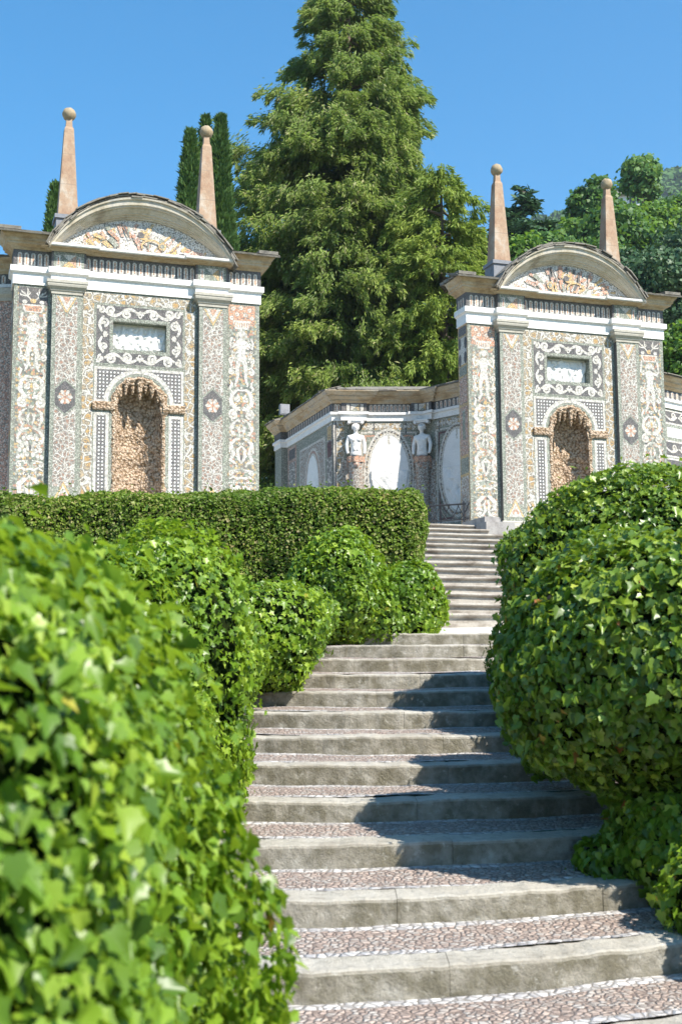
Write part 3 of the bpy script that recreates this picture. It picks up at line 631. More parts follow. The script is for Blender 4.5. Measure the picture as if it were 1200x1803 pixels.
        hexa = lambda k_: [(xm-.255*k_,zc-.2*k_),(xm,zc-.43*k_),(xm+.255*k_,zc-.2*k_),(xm+.255*k_,zc+.2*k_),(xm,zc+.43*k_),(xm-.255*k_,zc+.2*k_)]
        p.poly(hexa(1.06), o+.002, 0); p.poly(hexa(.93), o+.004, 5)
        p.disc(xm, zc, .165, .175, o+.006, 4, 6, PI/6)
        for i in range(6):
            a = PI/6+PI/3*i+PI/6; p.poly([(xm+.03*math.cos(a),zc+.03*math.sin(a)),(xm+.10*math.cos(a-.36),zc+.105*math.sin(a-.36)),(xm+.165*math.cos(a-.22),zc+.17*math.sin(a-.22)),(xm+.185*math.cos(a),zc+.19*math.sin(a)),(xm+.165*math.cos(a+.22),zc+.17*math.sin(a+.22)),(xm+.10*math.cos(a+.36),zc+.105*math.sin(a+.36))], o+.009, 2)
        p.disc(xm, zc, .03, .03, o+.012, 4, 8)
        p.rect(xm-hx,xm+hx,3.86,4.25,o,0)
        p.poly([(xm-.25,3.9),(xm+.25,3.9),(xm,4.38)], o+.002, 3); p.poly([(xm-.20,3.9),(xm+.20,3.9),(xm,4.28)], o+.004, 2)
        for i in range(5):
            a = PI*i/4; p.disc(xm+.07*math.cos(a), 4.0+.07*math.sin(a), .035, .035, o+.006, 4, 7)
        pil = p.build('pilaster', [M['green'],M['crackbrown'],M['white'],M['ochre'],M['orange'],M['dark']], root)
        c = MB(dz=dz); path = [(xm-hw,.0),(xm-hw,-py),(xm+hw,-py),(xm+hw,.0)]
        c.sweep(path, [(-.02,8.92),(.02,8.92),(.022,8.985),(.045,9.0),(.05,9.03),(.11,9.09),(.12,9.13),(.12,9.17),(.135,9.175),(.135,9.245),(-.02,9.245)])
        c.build('capital', [M['capst']], pil)
        c = MB(dz=dz); c.sweep(path, [(-.02,3.56),(.09,3.56),(.09,3.66),(.07,3.70),(.04,3.72),(.045,3.76),(.02,3.79),(-.02,3.79)]); c.build('base', [M['capst']], pil)
    # ---- plinth
    b = MB(dz=dz); b.sweep([(-3.02,.6),(-3.02,0),(-2.2,0),(-2.2,-.2),(-1.38,-.2),(-1.38,0),(-.75,0)], [(-.03,3.3),(.05,3.3),(.05,3.545),(.02,3.57),(-.03,3.57)]); b.build('plinth', [M['capst']], root); b = MB(dz=dz)
    b.sweep([(.75,0),(1.38,0),(1.38,-.2),(2.2,-.2),(2.2,0),(3.02,0),(3.02,.6)], [(-.03,3.3),(.05,3.3),(.05,3.545),(.02,3.57),(-.03,3.57)]); b.build('plinth', [M['capst']], root)
    # ---- imposts
    for s in (-1, 1):
        b = MB(dz=dz); nz_ = Noise(seed+7, 22)
        b.sweep([(s*.60,.02),(s*.60,-.05),(s*1.11,-.05),(s*1.11,.02)] if s > 0 else [(-1.11,.02),(-1.11,-.05),(-.60,-.05),(-.60,.02)], [(-.1,6.18),(.0,6.18),(.02,6.21),(.02,6.36),(0,6.385),(-.1,6.385)])
        b.build('impost', [M['tufa']], root)
    # ---- niche: rough tufa half cylinder with quarter dome, lumpy rim, stalactites
    nb = MB(dz=dz); nn = Noise(seed, 9); n2 = Noise(seed+1, 30); rr = .60
    def rough(x, y, z):
        d = .022*float(nn([x,y,z]))+.014*float(n2([x,y,z])); l = math.hypot(x, y-.0) or 1; return (x-x/l*d, y-y/l*d if y > .02 else y, z)
    rows = []
    for i in range(70):
        z = 3.4+(ns-3.4)*i/69; rows.append([rough(rr*math.cos(a), .78*rr*math.sin(a)*1.15, z) for a in np.linspace(0, PI, 36)])
    nb.grid(rows, 0, True, flip=False)
    rows = []
    for i in range(22):
        e = PI/2*i/21; rows.append([rough(rr*math.cos(e)*math.cos(a), .9*rr*math.cos(e)*math.sin(a), ns+rr*math.sin(e)) for a in np.linspace(0, PI, 36)])
    nb.grid(rows, 0, True, flip=False)
    nb.add([(-.6,0,3.41),(.6,0,3.41),(.6,.6,3.41),(-.6,.6,3.41)], [(0,1,2,3)], 0)
    niche = nb.build('niche', [M['tufa']], root)
    rb = MB(dz=dz)                                        # rim
    rim = [(-.60,3.55+ (ns-3.55)*i/40) for i in range(40)]+[( .60*math.cos(a), ns+.60*math.sin(a)) for a in np.linspace(PI, 0, 40)]+[(.60,ns-(ns-3.55)*i/40) for i in range(1,41)]
    rows = []
    for i, (x, z) in enumerate(rim):
        cx, cz = (0, ns) if z > ns else (0, z); l = math.hypot(x-cx, z-cz); ux, uz = (x-cx)/l, (z-cz)/l; row = []
        fat = 1.0 if z > ns-.25 else .62
        for b_ in np.linspace(0, 2*PI, 13):
            rad = .085*fat*(1+.35*float(nn([x*2, b_, z*2]))*.5+.3*float(n2([x, b_*.2, z]))*.5)
            row.append((x+ux*rad*math.cos(b_)*1.0, .02-rad*math.sin(b_)*.75, z+uz*rad*math.cos(b_)))
        rows.append(row)
    rb.grid(rows, 0, True, flip=True)
    rb.build('rocky_rim', [M['tufa']], niche)
    for i, (x, y, L, rad) in enumerate(((-.34,-.02,.30,.07),(-.17,.02,.34,.075),(.0,-.03,.52,.085),(.16,.03,.30,.07),(.31,-.01,.36,.075),(-.45,.05,.3,.08),(.46,.04,.3,.08))):
        sb = MB(dz=dz); zt = ns+math.sqrt(max(.58**2-x*x,0.01))+.02; rows = []
        for j in range(14):
            t = j/13; rj = rad*(1-t)**.7*(1+.25*math.sin(t*23+i))+.008; rows.append([(x+rj*math.cos(a)*(1+.2*math.sin(3*a+i)), y+rj*math.sin(a), zt-L*(1.15 if r.random() > 2 else 1)*t) for a in np.linspace(0, 2*PI, 10)])
        sb.grid(rows, 0, True); sb.build('stalactite', [M['tufa']], niche)
    # ---- relief panel
    relief('relief_panel', 1.31, .69, seed+3, root, [M['marble']], (0, .26, 8.055+dz), figs=8, amp=.06)
    # ---- architrave, frieze, cornice (broken forward over the pilasters)
    bp = [(-3.02,.62),(-3.02,0),(-2.14,0),(-2.14,-.12),(-1.38,-.12),(-1.38,0),(1.38,0),(1.38,-.12),(2.14,-.12),(2.14,0),(3.02,0),(3.02,.62)]
    a = MB(dz=dz); a.sweep(bp, [(-.02,9.13),(.035,9.13),(.035,9.39),(.055,9.40),(.10,9.43),(.10,9.57),(-.02,9.57)]); a.build('architrave', [M['bandst']], root)
    f = MB(dz=dz); f.sweep(bp, [(-.02,9.572),(.03,9.572),(.03,9.99),(-.02,9.99)], 0)
    def fz(x0_, x1_, y, n):
        for i in range(n): body_capsule(f, x0_+(x1_-x0_)*(i+.5)/n, 9.60, 9.91, y, 0, 1, 2)
    fz(-1.36,1.36,.034,17); fz(-2.98,-2.2,.034,5); fz(2.2,2.98,.034,5)
    for s in (-1, 1):
        xm = s*1.76; y = .154; hs = .17; zc = 9.755; hz = .155
        f.rect(xm-.36,xm+.36,9.585,9.97,y,3)
        for c_, A, B in ((1,(-hs,hz),(hs,hz)),(5,(hs,hz),(hs,-hz)),(4,(hs,-hz),(-hs,-hz)),(3,(-hs,-hz),(-hs,hz))) if s > 0 else ((1,(-hs,hz),(hs,hz)),(2,(hs,hz),(hs,-hz)),(5,(hs,-hz),(-hs,-hz)),(3,(-hs,-hz),(-hs,hz))):
            f.poly([(xm,zc),(xm+A[0],zc+A[1]),(xm+B[0],zc+B[1])], y+.003, c_)
        for q in (-.25,.25): f.rect(xm+q-.045, xm+q+.045, 9.6, 9.88, y+.003, 1); f.rect(xm+q-.014, xm+q+.014, 9.64, 9.84, y+.006, 2)
    for s in (-1, 1):
        for yy in (.15,.30,.45):
            X = s*3.054
            for (ww, za_, zb_, mm, oo) in ((.045,9.61,9.87,1,0),(.015,9.65,9.83,2,.002)):
                q = [(X+s*oo,yy-ww,za_),(X+s*oo,yy+ww,za_),(X+s*oo,yy+ww,zb_-.03),(X+s*oo,yy,zb_),(X+s*oo,yy-ww,zb_-.03)]; f.add(q, [tuple(range(5)) if s > 0 else tuple(range(5))[::-1]], mm)
    f.build('frieze', [M['dark'],M['white'],M['orange'],M['green'],M['green'],M['ochre']], root)
    prof = lambda top, k=1.0: [(-.03,9.932),(.045,9.932),(.09,9.97),(.09,9.995),(.14,10.02),(.15,10.06),(.21,10.085)]
    cor = MB(dz=dz)
    for s in (-1, 1):
        path = [(-3.02,.66),(-3.02,0),(-2.18,0)] if s < 0 else [(2.18,0),(3.02,0),(3.02,.66)]
        cor.sweep(path, [(-.03,9.975),(.045,9.975),(.07,10.0),(.09,10.01),(.09,10.03),(.15,10.06),(.20,10.075),(.205,10.12),(.24,10.14),(.25,10.20),(.31,10.27),(.345,10.33),(.345,10.345),(-.03,10.345)])
    cp2 = [(-2.20,.0),(-2.20,-.14),(-1.32,-.14),(-1.32,-.05),(1.32,-.05),(1.32,-.14),(2.20,-.14),(2.20,.0)]
    cor.sweep(cp2, [(-.03,9.976),(.045,9.976),(.06,9.985),(.07,9.995),(.13,10.01),(.14,10.03),(.235,10.035),(-.03,10.04)])
    le = MB(dz=dz); le.sweep([(max(-1.99, min(1.99, q[0])), q[1]) for q in cp2], [(-.03,10.04),(.25,10.04),(.27,10.06),(.275,10.115),(-.03,10.125)]); le.build('ledge', [M['ledge']], root)
    cor.build('cornice', [M['cornice']], root)
    # ---- segmental pediment: moulding between two arcs
    R1, C1 = 2.50, 8.93; x1_ = 2.26; R2, C2 = 2.83, 8.18; x2_ = 2.02
    A1 = math.asin(x1_/R1); A2 = math.asin(x2_/R2)
    pr = [(0,-.0),(.0,.04),(.10,.05),(.105,.10),(.20,.11),(.22,.165),(.28,.17),(.34,.20),(.44,.235),(.52,.25),(.525,.31),(.60,.32),(.62,.355),(.90,.375),(.91,.415),(1.0,.425),(1.0,-.2)]
    ar = MB(dz=dz); rows = []
    for i in range(61):
        t = -1+2*i/60; O = (R1*math.sin(A1*t), C1+R1*math.cos(A1*t)); I = (R2*math.sin(A2*t), C2+R2*math.cos(A2*t))
        rows.append([(I[0]+(O[0]-I[0])*s_, -.03-y_, I[1]+(O[1]-I[1])*s_) for s_, y_ in pr])
    ar.grid(rows, 0, False, flip=False)
    for e, fl in ((rows[0],1),(rows[-1],0)): ar.add(e, [tuple(range(len(pr)))[::-1] if fl else tuple(range(len(pr)))], 0)
    ped = ar.build('pediment', [M['archst']], root)
    ty = MB(dz=dz); pts = [(-2.25,10.09)]+[(R2*math.sin(A2*t)*1.03, C2+R2*math.cos(A2*t)+.06) for t in np.linspace(-1,1,30)]+[(2.25,10.09)]
    ty.poly(pts, .02, 0)
    inside = lambda x, z: (x*x+(z-C2)**2) < (R2-.02)**2 and z > 10.11
    for i in range(170):                                  # broken ribbons and wedges of coloured mosaic
        x = r.uniform(-1.9,1.9); z = r.uniform(10.12, 11.0); a = math.atan2(z-9.7, x)+r.uniform(-.5,.5); L = r.uniform(.06,.22); w_ = r.uniform(.025,.07)
        q = [(x+L*math.cos(a)-w_*math.sin(a), z+L*math.sin(a)+w_*math.cos(a)), (x+L*math.cos(a)*.8+w_*math.sin(a), z+L*math.sin(a)-w_*math.cos(a)), (x-L*math.cos(a), z-L*math.sin(a)), (x-L*math.cos(a)*.8-w_*1.3*math.sin(a), z-L*math.sin(a)*.8+w_*1.3*math.cos(a))]
        if all(inside(*p_) for p_ in q): ty.poly(q, .023+.0002*i, r.choices((1,2,3,4,5,6), (4,4,1.0,1.6,2,3))[0])
    for i, (x, rx, rz) in enumerate(((.05,.14,.13),(-.02,.08,.08))): ty.disc(x, 10.62, rx, rz, .062+.004*i, (2,3)[i], 14)
    hlx = [(.25+.24*math.cos(a), 10.35+.16*math.sin(a)) for a in np.linspace(.1, 3.6, 14)]; ty.ribbon(hlx, .05, .066, 2); ty.disc(.52*(1 if not mir else -1), 10.38, .1, .11, .06, 2, 10); ty.disc(.52*(1 if not mir else -1), 10.38, .05, .06, .066, 4, 10)
    ty.ribbon([(-.5,10.9),(-.42,10.75),(-.3,10.5)], [.02,.05,.015], .07, 3)
    ty.build('tympanum', [M['tymp'],M['salmon'],M['ochre'],M['dark'],M['green'],M['orange'],M['white']], ped)
    # ---- roof: barrel behind the arch, lean-to sides, ragged slates
    rf = MB(dz=dz)
    rows = [[(R1*math.sin(A1*t)*1.0, y, C1+(R1+.01)*math.cos(A1*t)) for y in (-.40, .5)] for t in np.linspace(-1,1,31)]
    rf.grid(rows, 0, True, flip=True)
    rf.add([rows[i][1] for i in range(31)], [tuple(range(31))[::-1]], 0)
    rf.add([(-2.1,.5,10.55),(2.1,.5,10.55),(1.9,1.3,10.2),(-1.9,1.3,10.2)], [(0,1,2,3)], 0)
    for s in (-1, 1):
        ex = 3.36*s; q = [(ex,-.36,10.35),(s*2.1,-.36,10.35),(s*1.9,1.0,10.6),(ex,1.0,10.40)]
        rf.add(q, [tuple(range(4)) if s < 0 else tuple(range(4))[::-1]], 0)
        rf.add([(ex,1.0,10.40),(s*1.9,1.0,10.6),(s*1.9,1.0,10.2),(s*3.0,1.0,10.2)], [(0,1,2,3)], 0)
        
    for layer, (ov, back_) in enumerate(((.0,.95),(-.05,.9),(.05,.8))):
        t = -.985
        while t < .95:
            dt = r.uniform(.06,.13); tm = t+dt/2; a_ = A1*tm; rr_ = R1+.02+.040*layer
            c_ = np.array([rr_*math.sin(a_), -.43-ov*.4+back_/2+r.uniform(-.07,.04), C1+rr_*math.cos(a_)+r.uniform(-.012,.018)])
            tv = np.array([math.cos(a_), 0, -math.sin(a_)]); nv = np.array([math.sin(a_), 0, math.cos(a_)])
            tl = r.uniform(-.09,.09); rf.obox(c_, (tv+nv*tl)*dt*A1*R1*.5*1.08, np.array([0,back_/2,.0]), nv*r.uniform(.011,.022), 0); t += dt
        for s in (-1, 1):
            x = 2.2
            while x < 3.38:
                dx = min(r.uniform(.2,.45), 3.46-x); rf.obox((s*(x+dx/2), -.43+.35+.04*layer*1.0+r.uniform(-.02,.02), 10.365+.028*layer+.10*(.35)/1), (dx/2,0,0), (0,.36,.11), (0,-.004,.012), 0); x += dx*.98
            y = -.4
            while y < .7:
                dy = r.uniform(.2,.4); rf.obox((s*(3.41-.25), y+dy/2, 10.375+.028*layer), (.25,0,0), (0,dy/2,.015), (0,0,.012), 0); y += dy
    rf.obox((0,.1,C1+R1+.105), (.14,0,0), (0,.5,0), (0,0,.015), 0)
    rf.build('roof', [M['slate']], root)
    # ---- obelisks with ball
    for s in (-1, 1):
        ob = MB(); x = s*1.75; y = .6
        ob.frustum(0, 0, 11.08-ZB, 13.38-ZB, .245, .115, 0); ob.frustum(0, 0, 13.38-ZB, 13.45-ZB, .115, .085, 0); ob.frustum(0, 0, 13.45-ZB, 13.66-ZB, .08, .07, 0)
        for zj in (11.9, 12.7): hj = .245-.13*(zj-11.08)/2.3+.002; ob.frustum(0, 0, zj-ZB, zj+.006-ZB, hj-.0012, hj-.0016, 1)
        o = ob.build('obelisk', [M['obel'], M['slate']], root, (x, y, 0))
        pb = MB(); pb.box(-.29,.29,-.29,.29,10.3-ZB,10.98-ZB); pb.box(-.33,.33,-.33,.33,10.98-ZB,11.08-ZB); pb.build('pedestal', [M['plinth']], o)
        bb = MB(); nb_ = Noise(seed+int(s)+20, 8)
        bb.grid([[(lambda q: (q[0]*.17*(1+.03*float(nb_(q))), q[1]*.17*(1+.03*float(nb_(q))), 13.80-ZB+q[2]*.17*(1+.03*float(nb_(q)))))((math.sin(u)*math.cos(v), math.sin(u)*math.sin(v), math.cos(u))) for v in np.linspace(0,2*PI,21)] for u in np.linspace(0.001,PI-.001,13)], 0, True, flip=True)
        bb.build('ball', [M['ball']], o)
    return root
pavilion(XC, False, 'mosaic garden pavilion with curved pediment on the left, standing behind the clipped box hedge', 40)
pavilion(XC+SP, True, 'mosaic garden pavilion with curved pediment at the right of the upper steps, partly behind ivy', 60)

# ================================================================ EXEDRA WALL BETWEEN THE PAVILIONS
DX = 38.0; dzx = -ZB
def g2(px, D=DX, z=0): v = cl((px-600)/F*D, D, 0); return (v[0], v[1])
zx = lambda y: zat(y, DX)
z_bb, z_bt, z_fr, z_co, z_rf = zx(737), zx(721.5), zx(720), zx(705.5), zx(684.5)
corner = g2(586)
CUR = [np.array(q) for q in (corner, g2(626, DX+.12), g2(751, DX+.16), g2(850, DX-1.5), g2(868, DX-3.4))]
back_ = corner[0]+.0, corner[1]+5.1
def polymap(path, side=1):
    path = [np.array(q[:2]) for q in path]; seg = [np.linalg.norm(b-a) for a, b in zip(path[:-1], path[1:])]; cum = np.concatenate([[0], np.cumsum(seg)])
    nr = []
    for a, b in zip(path[:-1], path[1:]): t = (b-a)/np.linalg.norm(b-a); nr.append(np.array([t[1], -t[0]])*side)
    vn = [nr[0]]+[unit(a+b) for a, b in zip(nr[:-1], nr[1:])]+[nr[-1]]
    def f(s, z, o):
        i = int(np.clip(np.searchsorted(cum, s)-1, 0, len(seg)-1)); u = (s-cum[i])/seg[i]
        p_ = path[i]*(1-u)+path[i+1]*u; n_ = unit(vn[i]*(1-u)+vn[i+1]*u) if 0 <= u <= 1 else nr[i]
        return (p_[0]+n_[0]*o, p_[1]+n_[1]*o, z)
    return f, cum
def fine(path, n):
    f, cum = polymap(path); L = cum[-1]; return [f(L*i/n, 0, 0)[:2] for i in range(n+1)]
# smooth the curve
def chaikin(P):
    Q = [P[0]]
    for a, b in zip(P[:-1], P[1:]): Q += [a*.75+b*.25, a*.25+b*.75]
    return Q+[P[-1]]
ctr = np.array([*corner, ZB])
root = empty('exedra_wall', tuple(ctr)); tag(root, 'lower curved mosaic screen wall with white statues and ovals between the two pavilions', 'garden wall')
lc_ = lambda q: (q[0]-ctr[0], q[1]-ctr[1])
curl = [np.array(lc_(q)) for q in CUR]
sidew = [np.array(lc_((back_[0], back_[1]))), np.array([0.0, 0.0])]
end_pier = [np.array([-.22, 5.8]), np.array([-.22, 5.0]), np.array([0, 5.0]), np.array([0, 0])]
fullpath = end_pier+curl[1:]
f2, cum2 = polymap(curl)
f1, cum1 = polymap([end_pier[2], end_pier[3]])
EM = [M[k] for k in ('green','white','orange','ochre','dark','grotto','crackbrown','crackochre','check','maroon','salmon','tymp','crackdark','marble')]
wb = MB(dz=dzx)
n_ = len(fullpath)
wb.grid([[(*q, z) for z in (3.2, z_bt+.1)] for q in fullpath], 0, False, flip=True)
inner = [(q[0]+.9, q[1]+.5) for q in fullpath]
wb.grid([[(*fullpath[-1], z) for z in (3.2, z_rf)], [(fullpath[-1][0]+.3, fullpath[-1][1]+1.2, z) for z in (3.2, z_rf)]], 0, False, flip=True)
# curved front: panels, ovals
wb.fmap = f2
pxs = lambda px: float(np.interp(px, [586,625,680,748,800], [0, f2s(625), f2s(680), f2s(748), f2s(800)]))
def f2s(px):
    tgt = math.atan2(px-600, F); best = 0; bd = 9
    for s in np.linspace(0, cum2[-1], 400):
        q = f2(s, 0, 0); w_ = np.array([q[0]+ctr[0], q[1]+ctr[1]]); D_ = w_@FH[:2]; L_ = w_@R0[:2]; d = abs(math.atan2(L_, D_)-tgt)
        if d < bd: bd = d; best = s
    return best
s_h1, s_o1, s_h2, s_o2 = f2s(625), f2s(686), f2s(751), f2s(808)
zb0 = zx(924)
wb.rect(.03,.14,zb0,z_bb,.004,1) ; wb.rect(.15,.36,zb0,z_bb-.03,.004,7); wb.rect(.0,.03,zb0,z_bb,.006,4)
for sh in (s_h1, s_h2):
    for q in (-1, 1): wb.rect(sh+q*.42, sh+q*.56, 3.6, z_bb-.04, .004, 7); wb.rect(sh+q*.57,sh+q*.62,3.6,z_bb,.005,4)
    wb.rect(sh-.40, sh+.40, 3.6, zx(808), .0045, 6)
for so in (s_o1, s_o2):
    hw = .86; zt, zbm = zx(756), zx(925)
    wb.rect(so-hw, so+hw, z_bb-.28, z_bb-.05, .004, 7); wb.frame(so-hw, so+hw, z_bb-.30, z_bb-.03, .03, .006, 0)
    for j in range(13): wb.disc(so-hw+.1+j*(2*hw-.2)/12, z_bb-.165, .05, .05, .007, 1, 8)
    wb.rect(so-hw, so+hw, zbm, zt, .004, 1); wb.rect(so-hw+.05, so+hw-.05, zbm+.05, zt-.05, .006, 0)
    for sx_ in (-1, 1):
        for za_, zc_ in ((zt-.1, 1), (zbm+.1, -1)):
            wb.poly([(so+sx_*(hw-.10), za_), (so+sx_*.14, za_), (so+sx_*.34, za_-zc_*.12), (so+sx_*.52, za_-zc_*.30), (so+sx_*.66, za_-zc_*.55), (so+sx_*.74, za_-zc_*.95), (so+sx_*(hw-.10), za_-zc_*1.05)], .008, 9 if so == s_o2 else 2)
            wb.poly([(so+sx_*(hw-.17), za_-zc_*.06), (so+sx_*.24, za_-zc_*.06), (so+sx_*.42, za_-zc_*.16), (so+sx_*.6, za_-zc_*.32), (so+sx_*.73, za_-zc_*.6), (so+sx_*(hw-.17), za_-zc_*.85)], .010, 0)
    wb.rect(so-.04, so+.04, zt-.4, zt, .012, 1)
    zc_ = (zx(762)+zx(905))/2; rz_ = (zx(762)-zx(905))/2; rx_ = .62
    ring = lambda k_: [(so+rx_*k_*math.cos(a), zc_+rz_*(k_+(k_-1)*-.35)*math.sin(a)) for a in np.linspace(0, 2*PI, 41)]
    for k_, wd, mm, o_ in ((1.22,.07,1,.014),(1.13,.07,7,.012),(1.04,.07,1,.016)): wb.ribbon(ring(k_), wd, o_, mm)
    for a in np.linspace(0, 2*PI, 45): wb.disc(so+rx_*1.13*math.cos(a), zc_+rz_*1.09*math.sin(a), .03, .03, .018, 4, 6)
    for a in (0, PI/2, PI, 3*PI/2): wb.disc(so+rx_*1.22*math.cos(a), zc_+rz_*1.14*math.sin(a), .06, .06, .019, 1, 4)
# side wall going back
wb.fmap = f1; L1 = cum1[-1]
wb.rect(L1-.55, L1-.05, 3.7, z_bb-.05, .004, 12); wb.rect(L1-.5,L1-.1, zx(768), z_bb-.12, .008, 3); wb.rect(L1-.5,L1-.1, zx(800), zx(772), .009, 9)
wb.rect(1.5, L1-.75, 3.7, z_bb-.35, .004, 1); wb.rect(1.58, L1-.85, 3.8, z_bb-.42, .006, 6)
zc_ = (zx(762)+zx(905))/2
for k_, mm, o_ in ((1.42,1,.010),(1.28,10,.013),(1.14,1,.016)): wb.disc(2.95, zc_-.1, .62*k_, 1.0*(k_*.6+.4), o_, mm, 30)
wb.rect(.05,1.1,3.6,z_bb-.05,.004,10); wb.rect(.2,.95,3.8,z_bb-.6,.007,12); wb.rect(.2,.95,z_bb-.5,z_bb-.15,.007,4)
wb.build('wall', EM, root)
md = MB(dz=dzx, fmap=f1); md.disc(2.95, zc_-.1, .62, 1.0, .02, 0, 30); md.build('oval_relief', [M['marble']], root)
# oval marble reliefs on the curve
for so, sd_ in ((s_o1, 4), (s_o2, 9)):
    q = f2(so, 0, .012); qa = f2(so-.2, 0, 0); qb = f2(so+.2, 0, 0); rz = math.atan2(qb[1]-qa[1], qb[0]-qa[0])
    zc_ = (zx(762)+zx(905))/2; rz_ = (zx(762)-zx(905))/2
    ov = lambda X, Z: ((X*X+Z*Z < .86)*1.0*(Z < .1), np.sqrt(np.clip(1-Z*Z*.999, 0, 1)), np.ones_like(Z))
    relief('oval_relief', 1.22, rz_*2, sd_, root, [M['marble']], (q[0], q[1], zc_+dzx), figs=3, rot=rz, mask=ov, amp=.065)
# herms: marble bust on a tapered mosaic shaft, small ionic capital
def body_mesh(parent, loc, rot):
    """marble half figure grown as one skin: torso, neck, head, arms held down"""
    me = bpy.data.meshes.new('torso')
    J = [((0,0,.0),.20,.14),((0,0,.16),.19,.13),((0,-.01,.34),.155,.12),((0,-.02,.50),.19,.135),((0,-.01,.64),.17,.11),((0,-.01,.72),.065,.065),((0,-.02,.80),.06,.065),((0,-.045,.89),.10,.12),((0,-.04,1.0),.09,.11),
         ((-.21,.0,.63),.075,.075),((-.275,.01,.42),.065,.065),((-.27,-.05,.20),.05,.05),((.21,.0,.63),.075,.075),((.275,.01,.42),.065,.065),((.27,-.05,.20),.05,.05),((-.245,-.09,.10),.035,.045),((.245,-.09,.10),.035,.045)]
    E_ = [(0,1),(1,2),(2,3),(3,4),(4,5),(5,6),(6,7),(7,8),(4,9),(9,10),(10,11),(4,12),(12,13),(13,14),(11,15),(14,16)]
    me.from_pydata([j[0] for j in J], E_, []); me.materials.append(M['marble'])
    o = bpy.data.objects.new('torso', me); COL.objects.link(o); o.parent = parent; o.location = loc; o.rotation_euler = (0,0,rot)
    sk = o.modifiers.new('skin', 'SKIN'); sk.use_smooth_shade = True
    for v, j in zip(me.skin_vertices[0].data, J): v.radius = (j[1], j[2])
    me.skin_vertices[0].data[0].use_root = True
    s = o.modifiers.new('sub', 'SUBSURF'); s.levels = 2; s.render_levels = 2
    return o
for so, nm in ((s_h1,'a'), (s_h2,'b')):
    q = f2(so, 0, .0); qa = f2(so-.2, 0, 0); qb = f2(so+.2, 0, 0); rz = math.atan2(qb[1]-qa[1], qb[0]-qa[0])
    out = np.array([math.sin(rz), -math.cos(rz)])
    he = empty('herm', (q[0]+out[0]*.25, q[1]+out[1]*.25, 0), rz); he.parent = root
    zh = zx(806)+dzx; top = z_bb+dzx
    bo = body_mesh(he, (0,-.04,zh), 0); sc = (top-.11-zh)/1.06; bo.scale = (sc*.98, sc, sc)
    fm = MB()                                              # face, breast and hair forms
    def ell(c, r_, m=0, n=10): fm.grid([[(c[0]+r_[0]*math.sin(u)*math.cos(v), c[1]+r_[1]*math.sin(u)*math.sin(v), c[2]+r_[2]*math.cos(u)) for v in np.linspace(0,2*PI,n+3)] for u in np.linspace(0.01,PI-.01,n)], m, True, flip=True)
    zz = lambda t: zh+t*sc
    ell((0,-.04-.125*sc,zz(.90)), (.018,.025,.04)); ell((0,-.04-.115*sc,zz(.845)), (.03,.02,.012))
    for s in (-1, 1):
        ell((s*.04,-.04-.10*sc,zz(.935)), (.025,.02,.012)); ell((s*.10,-.04-.01,zz(.91)), (.02,.05,.055))
        ell((s*.085*sc,-.04-.11*sc,zz(.53)), ((.075,.055,.06) if nm == 'a' else (.085,.03,.05)))
    for a in np.linspace(.2, PI-.2, 7): ell((.10*math.cos(a), -.05, zz(.94)+.085*math.sin(a)), (.035,.07,.035))
    for s in (-1, 1): ell((s*.04,-.04-.12*sc,zz(.26)), (.05,.02,.07))
    fm.build('head', [M['marble']], he)
    cp = MB(); cp.box(-.23,.23,-.14,.2,top-.05,top); cp.box(-.19,.19,-.11,.2,top-.10,top-.05)
    for s in (-1, 1): cp.grid([[(s*.20+.05*math.cos(a), y, top-.085+.05*math.sin(a)) for a in np.linspace(0,2*PI,13)] for y in (-.14,.1)], 0, True); cp.add([(s*.20+.05*math.cos(a), -.14, top-.085+.05*math.sin(a)) for a in np.linspace(0,2*PI,12,endpoint=False)], [tuple(range(12))])
    cp.build('capital', [M['marble']], he)
    sh = MB(); rows = []
    for z, rx_, ry_ in ((0,.13,.12),(.3,.14,.13),(1.2,.17,.16),(zh-.5,.215,.2),(zh-.30,.235,.22),(zh-.12,.25,.23),(zh-.02,.25,.22)):
        rows.append([(rx_*math.cos(a), -ry_*math.sin(a)*1.0, z) for a in np.linspace(-.6, PI+.6, 19)])
    sh.grid(rows, 0, True)
    for a in np.linspace(.1, PI-.1, 3):                     # scalloped collar with volutes
        c_ = (.26*math.cos(a), -.23*math.sin(a), zh-.24); 
        t_ = np.array([-math.sin(a), -math.cos(a)])
        sh.grid([[(c_[0]+t_[0]*.085*math.cos(b)*k_+.03*(1-k_)*math.cos(a), c_[1]+t_[1]*.085*math.cos(b)*k_-.05*(1-k_)*math.sin(a)-.005, c_[2]+.085*math.sin(b)*k_) for b in np.linspace(0,2*PI,13)] for k_ in (1,.8,.55,.3,.05)], 1, False)
    sh.build('shaft', [M['crackbrown'], M['salmon']], he)
    cl_ = MB(); cl_.grid([[((.265+.02*math.cos(7*a))*math.cos(a), -(.25+.02*math.cos(7*a))*math.sin(a), z+ (.05*abs(math.sin(3.5*a)) if z > zh-.05 else 0)) for a in np.linspace(-.6,PI+.6,40)] for z in (zh-.15, zh+.0)], 0, True); cl_.build('collar', [M['orange']], he)
